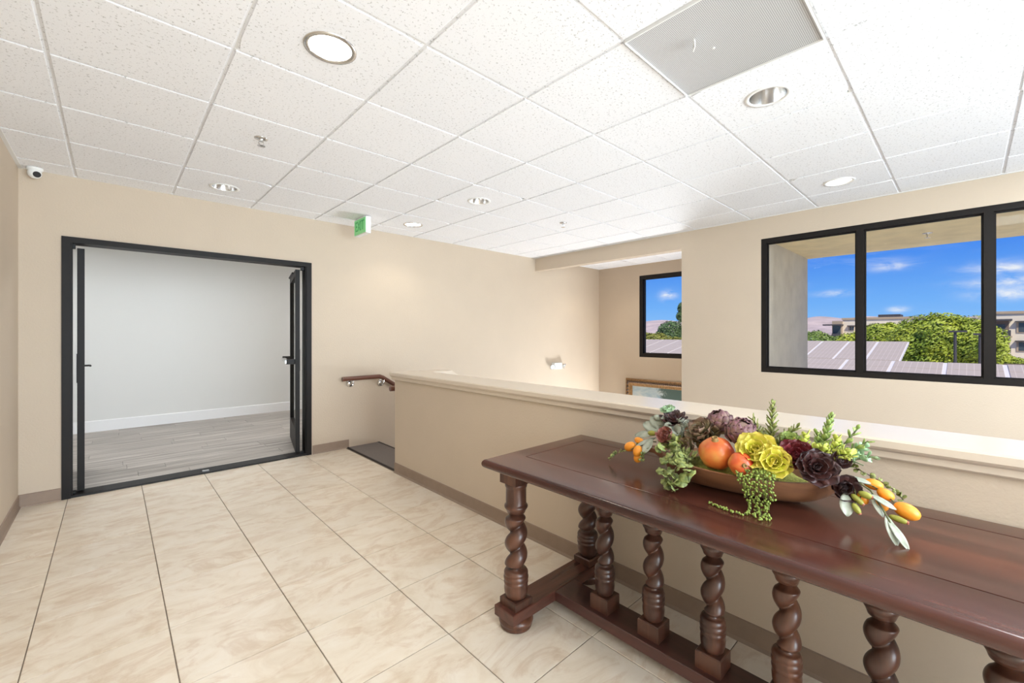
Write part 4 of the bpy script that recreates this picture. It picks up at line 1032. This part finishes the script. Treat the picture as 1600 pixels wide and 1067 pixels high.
# --- string of pearls
sp_ = thing('string_of_pearls', 'string of pearls succulent cascading over the front rim onto the table', 'succulent', (1.545, 0.492, 0.880))
random.seed(5)
def strand(pts, dens):
    P = [V(p) for p in pts]; out = []
    for k in range(len(P) - 1):
        L = (P[k + 1] - P[k]).length; n = max(1, int(L / dens))
        for i in range(n): out.append(P[k].lerp(P[k + 1], i / n))
    return out
bd = MB().lathe([(0.0033 * math.sin(PI * i / 5), -0.0046 * math.cos(PI * i / 5)) for i in range(1, 5)], 6)
allb = MB(); st_mb = MB()
for k in range(9):
    y0 = 0.525 - 0.0125 * k; xo = random.uniform(-0.004, 0.004)
    ln = [0.87, 0.80, 0.775, 0.76, 0.758, 0.76, 0.758, 0.765, 0.80][k]
    pts = [(1.548, 0.492 + (y0 - 0.475) * 0.5, 0.884), (1.515 + xo, y0, 0.872), (1.492 + xo, y0 - 0.004, 0.845), (1.490 + xo, y0 - 0.010, max(ln, 0.765))]
    if ln < 0.765: pts += [(1.475 + xo, y0 - 0.016 - 0.004 * (k - 4), 0.757), (1.440 + xo, y0 - 0.016 - 0.010 * (k - 4), 0.7555)]
    if k == 3: pts += [(1.43, 0.50, 0.756), (1.445, 0.56, 0.756), (1.458, 0.600, 0.756)]
    if k == 5: pts += [(1.425, 0.43, 0.756)]
    st_mb.tube([V(p) - V(sp_.location) for p in pts], 0.0009, 4)
    for p in strand(pts, 0.0042):
        a_ = random.uniform(0, 2 * PI); off = V((math.cos(a_), math.sin(a_), random.uniform(-0.4, 0.4))) * 0.0062
        q_ = p + off
        q_.z = max(q_.z, TZ + 0.0045)
        e_ = Euler((random.uniform(-1, 1), random.uniform(-1, 1), 0)).to_matrix()
        allb.add([e_ @ V(v) + q_ - V(sp_.location) for v in bd.v], bd.f)
obj('trailing_stems', st_mb, M['stem'], sp_)
pb = obj('pearl_leaves', allb, M['pearl'], sp_, smooth=True); pb['kind'] = 'stuff'

# --- kumquat branches
def ellip(rx, rz, n=16): return MB().lathe([(rx * math.sin(PI * i / 12), -rz * math.cos(PI * i / 12)) for i in range(1, 12)], n)
def branch(label, base_, paths, fruits, buds, leaves):
    t = thing('kumquat_branch', label, 'fruit branch', base_, group='kumquat branches'); B = V(base_)
    for pth, r_ in paths: obj('stem', MB().tube([V(p) - B for p in pth], r_, 6), M['stem'], t)
    for (p, d, rx, rz) in fruits:
        obj('kumquat', ellip(rx, rz), M['kumquat'], t, V(p) - B, V(d).to_track_quat('Z', 'Y').to_matrix(), smooth=True)
    for (p, d, rx, rz) in buds:
        b_ = obj('bud', ellip(rx, rz, 12), M['bud'], t, V(p) - B, V(d).to_track_quat('Z', 'Y').to_matrix(), smooth=True)
        obj('bud_tip', MB().lathe([(rx * 0.55, rz * 0.80), (rx * 0.5, rz * 1.02), (rx * 0.25, rz * 1.0)], 10), M['rosebrown'], b_)
    for (p, e, nrm, w) in leaves:
        L = (V(e) - V(p)).length; me = petal(L, w, -0.12, 0.05, 0.75, 0.06, 8, 4).mesh('leaf', True); me.materials.append(M['grey_leaf'])
        leaf_on(t, me, V(p) - B, V(e) - V(p), nrm)
branch('branch of orange kumquats and green buds arching off the right end of the bowl', (1.66, 0.275, 0.872),
       [([(1.66, 0.275, 0.872), (1.65, 0.235, 0.872), (1.64, 0.20, 0.855), (1.61, 0.168, 0.815), (1.585, 0.150, 0.790)], 0.0026), ([(1.65, 0.235, 0.872), (1.67, 0.20, 0.862), (1.66, 0.165, 0.845), (1.645, 0.140, 0.825)], 0.0022), ([(1.65, 0.24, 0.868), (1.62, 0.232, 0.835), (1.60, 0.228, 0.815)], 0.002)],
       [((1.685, 0.198, 0.862), (0.2, -0.8, -0.1), 0.0165, 0.024), ((1.665, 0.168, 0.845), (0.1, -0.7, -0.35), 0.016, 0.022), ((1.635, 0.176, 0.822), (-0.1, -0.6, -0.6), 0.016, 0.021), ((1.645, 0.120, 0.815), (0.0, -0.85, -0.3), 0.022, 0.031), ((1.628, 0.216, 0.83), (0, -.4, -.7), 0.013, 0.018)],
       [((1.615, 0.208, 0.845), (-0.1, -0.8, -0.15), 0.010, 0.018), ((1.610, 0.226, 0.828), (-0.2, -0.7, -0.5), 0.009, 0.020), ((1.598, 0.227, 0.804), (-0.2, -0.5, -0.7), 0.009, 0.017), ((1.612, 0.135, 0.797), (-0.1, -0.9, -0.15), 0.009, 0.022)],
       [((1.61, 0.256, 0.838), (1.578, 0.243, 0.783), (-0.8, -0.5, 0.2), 0.018), ((1.60, 0.160, 0.803), (1.530, 0.128, 0.756), (-0.5, -0.5, 0.7), 0.014), ((1.59, 0.155, 0.795), (1.525, 0.105, 0.7555), (-0.3, -0.2, 0.9), 0.011), ((1.615, 0.198, 0.850), (1.615, 0.138, 0.825), (-0.6, -0.1, 0.75), 0.009), ((1.635, 0.20, 0.85), (1.60, 0.165, 0.80), (-0.7, -0.4, 0.4), 0.010), ((1.65, 0.255, 0.88), (1.655, 0.20, 0.875), (-0.5, 0, 0.8), 0.009)])
branch('branch of orange kumquats and grey leaves at the left tip of the bowl', (1.66, 0.90, 0.868),
       [([(1.66, 0.90, 0.868), (1.64, 0.935, 0.868), (1.615, 0.965, 0.845), (1.60, 0.985, 0.83)], 0.0024), ([(1.64, 0.935, 0.868), (1.62, 0.95, 0.85), (1.59, 0.95, 0.83)], 0.002)],
       [((1.615, 0.998, 0.838), (-0.2, 0.7, -0.4), 0.020, 0.026), ((1.588, 0.945, 0.833), (-0.4, 0.1, -0.8), 0.019, 0.025), ((1.588, 0.945, 0.806), (-0.2, 0.1, -0.9), 0.017, 0.020), ((1.645, 0.972, 0.862), (0, 0.8, 0.2), 0.015, 0.022), ((1.70, 0.925, 0.925), (0, 0.6, 0.4), 0.013, 0.016)],
       [((1.645, 0.912, 0.905), (-0.1, -0.9, 0.1), 0.011, 0.020), ((1.66, 0.80, 0.905), (-0.8, -0.2, 0.1), 0.010, 0.016)],
       [((1.625, 0.90, 0.885), (1.575, 0.915, 0.835), (-0.7, 0.1, 0.6), 0.020), ((1.655, 0.90, 0.885), (1.60, 0.965, 0.855), (-0.6, 0.2, 0.7), 0.012), ((1.66, 0.905, 0.90), (1.655, 1.005, 0.885), (-0.7, 0, 0.7), 0.018), ((1.68, 0.90, 0.915), (1.68, 0.975, 0.935), (-0.8, 0, 0.6), 0.024), ((1.69, 0.89, 0.92), (1.695, 0.945, 0.965), (-0.8, 0, 0.6), 0.024), ((1.70, 0.80, 0.92), (1.66, 0.77, 0.94), (-0.6, 0, 0.7), 0.018)])

def twig(label, pts, n, mat_, seed):
    random.seed(seed); B = V(pts[0]); t = thing('trailing_twig', label, 'twig', pts[0]); P = [V(p) - B for p in pts]
    obj('stem', MB().tube(P, 0.0016, 5), M['twig'], t)
    me = petal(0.016, 0.0065, 0.1, 0.05, 0.3, 0.15, 4, 2).mesh('leaf', True); me.materials.append(mat_)
    for k in range(n):
        f = (k + 0.6) / n * (len(P) - 1); i = min(int(f), len(P) - 2); p = P[i].lerp(P[i + 1], f - i)
        leaf_on(t, me, p, V((random.uniform(-1, 1), random.uniform(-1, 1), random.uniform(-0.5, 0.9))), V((-0.6, random.uniform(-.5, .5), 0.6)), random.uniform(0.7, 1.2))
twig('thin brown twig with tiny leaves arching over the kumquats', [(1.68, 0.285, 0.905), (1.71, 0.245, 0.897), (1.74, 0.19, 0.862), (1.755, 0.155, 0.838), (1.755, 0.135, 0.812)], 34, M['sedum'], 4)
twig('short green twig trailing from the left tip of the bowl to the table', [(1.645, 0.93, 0.862), (1.625, 1.00, 0.838), (1.61, 1.055, 0.802), (1.60, 1.095, 0.766)], 30, M['ivy'], 9)
twig('short twig with small leaves under the left kumquats', [(1.62, 0.90, 0.862), (1.58, 0.912, 0.830), (1.56, 0.915, 0.803)], 18, M['ivy'], 12)

# ================================================================== OUTSIDE
GZ = -4.6
struct('ground', MB().box(W + 0.3, 400, -300, 300, GZ - 0.3, GZ), M['asphalt'], 'pale paved parking lot outside the windows', 'ground')
# recess of the building round the wide window: side pier, soffit, own facade
struct('wall_exterior_pier', MB().box(W + WT, 7.0, 1.53, 2.30, GZ, 2.37), M['stucco'], 'rough stucco pier outside the wide window', 'pier')
struct('trim_soffit', MB().box(W + WT, 7.02, -6.0, 2.30, 2.37, 3.3), M['soffit'], 'stucco soffit over the wide window', 'soffit')
struct('roof', MB().box(-4.0, 7.02, -6.0, 9.0, 3.0, 3.3), M['concrete'], 'flat roof slab of the building', 'roof')
sprinkler(6.118, 0.289, 2.37, 'bronze fire sprinkler under the outdoor stucco soffit', 1.3)

def canopy(label, Xn, Xf, zn, Ya, Yb, Y0, pitch, rows):
    slope = (Xf - Xn) * 0.189; ang = math.atan(0.189)
    t = thing('solar_carport', label, 'solar canopy', (Xn, (Ya + Yb) / 2, GZ), group='solar carports in the parking lot'); yo = (Ya + Yb) / 2
    L = (Xf - Xn) / math.cos(ang); rl = L / rows
    me = MB().bev(0.015, rl - 0.015, 0.05, pitch - 0.05, -0.035, 0.0, 0.006).mesh('solar_panel'); me.materials.append(M['solar'])
    k = math.floor((Ya - Y0) / pitch)
    while Y0 + k * pitch < Yb:
        y = Y0 + k * pitch
        if y >= Ya - 0.01:
            for r_ in range(rows):
                d_ = r_ * rl
                obj('solar_panel', me, None, t, (d_ * math.cos(ang), y - yo, zn - GZ + d_ * math.sin(ang)), (0, -ang, 0))
        k += 1
    # pale deck carrying the panels shows as bright joints
    obj('canopy_deck', MB().box(0, L, Ya - yo, Yb - yo, -0.12, -0.02), M['alu'], t, (0, 0, zn - GZ), (0, -ang, 0))
    y = Ya + 2.0
    while y < Yb:
        obj('canopy_post', MB().box(L * 0.45, L * 0.45 + 0.25, y - yo, y - yo + 0.25, 0, zn - GZ + slope * 0.4 - 0.05), M['concrete'], t); y += 6.0
canopy('solar carport roof farther away, ending left of the round tree', 24.0, 28.0, 0.238, 1.958, 26.0, 1.958, 1.15, 5)
canopy('nearer solar carport roof running along the bottom of the window view', 15.0, 19.5, -0.418, -16.0, 20.0, 1.76 - 1.26 * 20, 1.26, 5)

# trees
def tree(name, label, loc, crown, n, mat_, seed, trunk_h, leaf=0.10, group='trees outside'):
    random.seed(seed); t = thing(name, label, 'tree', loc, group=group)
    mb = MB()
    blobs = crown
    tot = sum(b[3] * b[4] * b[5] for b in blobs) ** 1.0
    for (bx, by, bz, rx, ry, rz) in blobs:
        cnt = int(n * (rx * ry * rz) / tot)
        for _ in range(cnt):
            v = V((random.gauss(0, 1), random.gauss(0, 1), random.gauss(0, 1))).normalized()
            rr = random.uniform(0.55, 1.0) ** 0.5 * (1 + 0.22 * mnoise.noise(v * 2.2 + V((seed, bx, by))))
            p = V((bx + v.x * rx * rr, by + v.y * ry * rr, bz + v.z * rz * rr))
            nrm = (v + V((random.uniform(-.9, .9), random.uniform(-.9, .9), random.uniform(-.4, .9)))).normalized()
            a_ = nrm.cross(V((random.random(), random.random(), random.random()))).normalized(); b_ = nrm.cross(a_)
            s_ = leaf * random.uniform(0.6, 1.2)
            mb.add([p - a_ * s_, p + b_ * s_ * 0.45, p + a_ * s_, p - b_ * s_ * 0.45], [(0, 1, 2, 3)])
    me = bpy.data.meshes.new('foliage'); me.from_pydata(mb.v, [], mb.f); me.materials.append(mat_)
    o = bpy.data.objects.new('foliage', me); link(o, t); o['kind'] = 'stuff'
    tr = MB().tube([(0, 0, 0), (0.1, 0.05, trunk_h * 0.5), (0, 0, trunk_h)], [0.28, 0.2, 0.14], 8)
    for (bx, by, bz, rx, ry, rz) in blobs: tr.tube([(0, 0, trunk_h * 0.7), (bx * 0.6, by * 0.6, trunk_h + (bz - trunk_h) * 0.6), (bx, by, bz)], [0.13, 0.09, 0.03], 6)
    obj('trunk', tr, M['bark'], t)
M['tree_bright'] = leaf_mat('bright_tree_leaves', rgb(120, 142, 30), rgb(190, 196, 60), 0.6, 0.9, 0.0)
M['tree_mid'] = leaf_mat('mid_tree_leaves', rgb(96, 124, 44), rgb(142, 160, 72), 0.6, 0.9, 0.0)
M['tree_dark'] = leaf_mat('dark_tree_leaves', rgb(70, 98, 52), rgb(108, 130, 74), 0.6, 0.9, 0.0)
M['shrub'] = leaf_mat('olive_shrub_leaves', rgb(116, 120, 40), rgb(156, 152, 58), 0.6, 0.9, 0.0)
z_ = -GZ
tree('round_tree', 'large round bright green tree beyond the carports', (36.0, 1.15, GZ), [(0, 0, z_ + 1.0, 1.9, 2.0, 1.6), (-0.3, 1.1, z_ + 0.6, 1.5, 1.3, 1.4), (-0.3, -1.3, z_ + 0.7, 1.5, 1.4, 1.6), (0, 0.2, z_ - 0.6, 1.8, 1.9, 1.5), (-0.5, -1.2, z_ - 1.2, 1.2, 1.2, 1.3)], 42000, M['tree_bright'], 21, 3.4)
tree('spreading_tree', 'lower spreading green tree left of the round tree', (40.0, 4.3, GZ), [(0, 0, z_ + 0.7, 1.7, 1.7, 1.5), (0, 1.5, z_ + 0.2, 1.5, 1.4, 1.3), (0.5, -1.2, z_ + 0.8, 1.5, 1.4, 1.4), (0.2, 2.6, z_ - 0.3, 1.2, 1.2, 1.0)], 30000, M['tree_bright'], 22, 3.0)
tree('shrub_tree', 'olive green shrubs beside the stucco pier', (46.0, 9.6, GZ), [(0, 0, z_ + 0.5, 1.6, 1.6, 1.2), (0.5, -1.6, z_ + 0.3, 1.2, 1.2, 0.9), (0, 1.9, z_ + 0.6, 1.5, 1.4, 1.2)], 15000, M['tree_mid'], 23, 3.0)
tree('bushy_tree', 'bushy dark green tree seen through the narrow window', (42.0, 20.9, GZ), [(0, 0.2, z_ + 1.2, 1.7, 1.4, 1.6), (0, -1.9, z_ + 1.0, 1.5, 1.5, 1.5), (0, 2.0, z_ + 0.4, 1.1, 1.0, 1.1)], 20000, M['tree_dark'], 24, 3.4)
tree('hedge_tree', 'yellowish low tree at the left of the narrow window view', (38.0, 20.6, GZ), [(0, 0, z_ + 0.5, 1.3, 1.6, 1.0), (0, 1.8, z_ + 0.7, 1.3, 1.5, 1.0), (0.3, -1.8, z_ + 0.3, 1.2, 1.3, 0.8)], 16000, M['shrub'], 25, 3.0)
tree('tall_tree', 'tall slim tree at the right of the narrow window view', (52.0, 24.5, GZ), [(0, 0, z_ + 4.7, 0.75, 0.75, 0.8), (0, 0.1, z_ + 3.7, 0.8, 0.8, 0.8)], 5000, M['tree_dark'], 26, 8.0)
tree('courtyard_palm_tree', 'small tree in front of the far right apartment block', (62.0, -2.3, GZ), [(0, 0, z_ - 1.2, 0.9, 0.9, 0.8), (0, -0.8, z_ - 1.4, 0.7, 0.8, 0.6)], 5000, M['tree_bright'], 27, 2.4)
tree('hedge_tree', 'low green hedge under the round tree by the carport end', (33.0, 2.9, GZ), [(0, 0, z_ - 1.6, 1.0, 1.0, 0.7), (0, -1.3, z_ - 1.7, 1.0, 1.0, 0.6)], 9000, M['tree_mid'], 28, 2.0)

# apartment blocks
M['b_cream'] = mat('cream_render', rgb(232, 216, 188), 0.9, var=0.03, vscale=0.5)
M['b_tan'] = mat('tan_render', rgb(178, 156, 128), 0.9, var=0.03, vscale=0.5)
M['b_brown'] = mat('brown_render', rgb(128, 108, 94), 0.9, var=0.03, vscale=0.5)
M['b_glass'] = mat('dark_window_glass', rgb(70, 78, 80), 0.1)
M['b_dark'] = mat('dark_metal', rgb(70, 66, 66), 0.6)
def block(label, X, Y0, Y1, top, wins, extra):
    t = thing('apartment_building', label, 'building', (X, (Y0 + Y1) / 2, GZ), group='apartment buildings'); yo = (Y0 + Y1) / 2
    obj('wall', MB().box(0, 14, Y0 - yo, Y1 - yo, 0, top - GZ), M['b_cream'], t)
    obj('parapet', MB().box(-0.15, 14.1, Y0 - yo - 0.1, Y1 - yo + 0.1, top - GZ - 0.18, top - GZ + 0.1), M['b_tan'], t)
    for (y0, y1, z0, z1) in wins:
        w_ = obj('window', MB().box(-0.08, 0.05, y0 - yo, y1 - yo, z0 - GZ, z1 - GZ), M['b_tan'], t)
        obj('window_hood', MB().box(-0.45, 0.0, y0 - yo - 0.1, y1 - yo + 0.1, z1 - GZ, z1 - GZ + 0.12), M['b_dark'], w_)
        n = 2
        for i in range(n):
            a_ = y0 + 0.08 + (y1 - y0 - 0.16) * i / n; b_ = y0 + 0.08 + (y1 - y0 - 0.16) * (i + 1) / n - 0.08
            obj('pane', MB().box(-0.10, -0.07, a_ - yo, b_ - yo, z0 - GZ + 0.08, z1 - GZ - 0.06), M['b_glass'], w_)
    for (nm, b, mm) in extra: obj(nm, MB().box(b[0], b[1], b[2] - yo, b[3] - yo, b[4] - GZ, b[5] - GZ), M[mm], t)
# left block, X = 80
block('cream apartment block behind the spreading tree', 80.0, 3.6, 13.0, 3.75,
      [(11.6, 12.3, 1.9, 2.6), (9.3, 10.1, 1.9, 2.6), (7.0, 7.8, 1.9, 2.6)],
      [('corner_tower', (-0.6, 4, 13.0, 14.2, GZ, 3.4), 'b_tan'), ('balcony_opening', (-0.65, -0.55, 13.15, 14.1, 0.9, 2.7), 'b_glass'), ('balcony_rail', (-0.9, -0.8, 13.1, 14.2, 0.7, 1.5), 'b_dark'),
       ('canopy_slab', (-1.6, 0, 12.9, 15.2, 2.72, 2.9), 'b_dark'), ('roof_house', (1, 5, 6.6, 9.0, 3.75, 4.25), 'b_dark')])
block('cream apartment block with stacked balconies at the far right', 74.0, -22.0, -1.6, 3.9,
      [(-5.2, -3.75, 1.55, 2.75), (-5.2, -3.75, -0.55, 0.55), (-9.2, -7.6, 1.55, 2.75), (-9.2, -7.6, -0.55, 0.55), (-5.2, -3.75, -3.3, -2.2)],
      [('balcony_recess', (-0.1, 0.05, -3.2, -1.7, -0.6, 2.9), 'b_brown'), ('balcony_slab', (-0.9, 0, -3.4, -1.4, 1.0, 1.2), 'b_tan'), ('balcony_rail', (-0.95, -0.85, -3.3, -1.4, 1.2, 1.85), 'b_dark'),
       ('balcony_window', (-0.14, -0.06, -2.9, -2.1, 1.3, 2.5), 'b_glass'), ('balcony_window', (-0.14, -0.06, -2.9, -2.1, -0.5, 0.6), 'b_glass'), ('balcony_rail', (-0.95, -0.85, -3.3, -1.4, -0.7, -0.1), 'b_dark'), ('balcony_roof', (-1.0, 0, -3.4, -1.3, 2.9, 3.1), 'b_dark')])
obj_w = obj('garden_wall', MB().box(0, 0.3, -14, 14, 0, 3.2).box(-0.1, 0.4, -14, 14, 3.2, 3.32), M['b_brown'], None, (58.0, -3.0, GZ)); tag(obj_w, 'brown block boundary wall in front of the apartments', 'wall')
cp = thing('white_carport', 'low white carport roof in front of the apartments', 'carport', (54.0, -6.0, GZ))
obj('carport_roof', MB().box(0, 3, -6, 4.2, 2.6, 2.85), M['alu'], cp)
for y in (-5.5, -2.2, 1.0, 4.0): obj('carport_post', MB().box(0.2, 0.4, y, y + 0.15, 0, 2.6), M['alu'], cp)
for (x, y, h, lab) in ((33.0, 0.48, 6.05, 'grey parking lamp post in front of the round tree'), (33.0, -0.43, 5.9, 'grey parking lamp post next to the window mullion')):
    t = thing('lamp_post', lab, 'lamp post', (x, y, GZ), group='parking lamp posts')
    obj('post', MB().tube([(0, 0, 0), (0, 0, h)], [0.09, 0.06], 8), M['b_dark'], t); obj('lamp_head', MB().box(-0.12, 0.12, -0.45, 0.25, h, h + 0.10), M['b_dark'], t)

# mountains
def hills():
    mb = MB(); L = []
    X0 = 1500.0; n = 160
    for k in range(14):
        row = []
        f = k / 13
        for i in range(n + 1):
            y = -900 + 2300 * i / n
            ridge = 62 + 26 * mnoise.noise(V((y * 0.0022, 3.1, 0))) + 10 * mnoise.noise(V((y * 0.011, 7.7, 0))) + 0.010 * y
            z = GZ - 2 + (ridge + 5) * f ** 0.85 + 14 * (1 - abs(2 * f - 1)) * mnoise.noise(V((y * 0.014, f * 5.0, 2.0)))
            row.append((X0 + 500 * f, y, z))
        L.append(row)
    L.append([(X0 + 900, p[1], GZ - 2) for p in L[-1]])
    mb.rings(L, False, False, closed=False); return mb
hm = mat('hazed_rock', rgb(186, 166, 154), 0.95, var=0.2, vscale=0.02)  # pale distance haze mixed into the rock colour
hl = obj('mountains', hills(), hm, None, smooth=True); tag(hl, 'hazy pinkish bare mountains on the horizon', 'mountain', kind='structure')
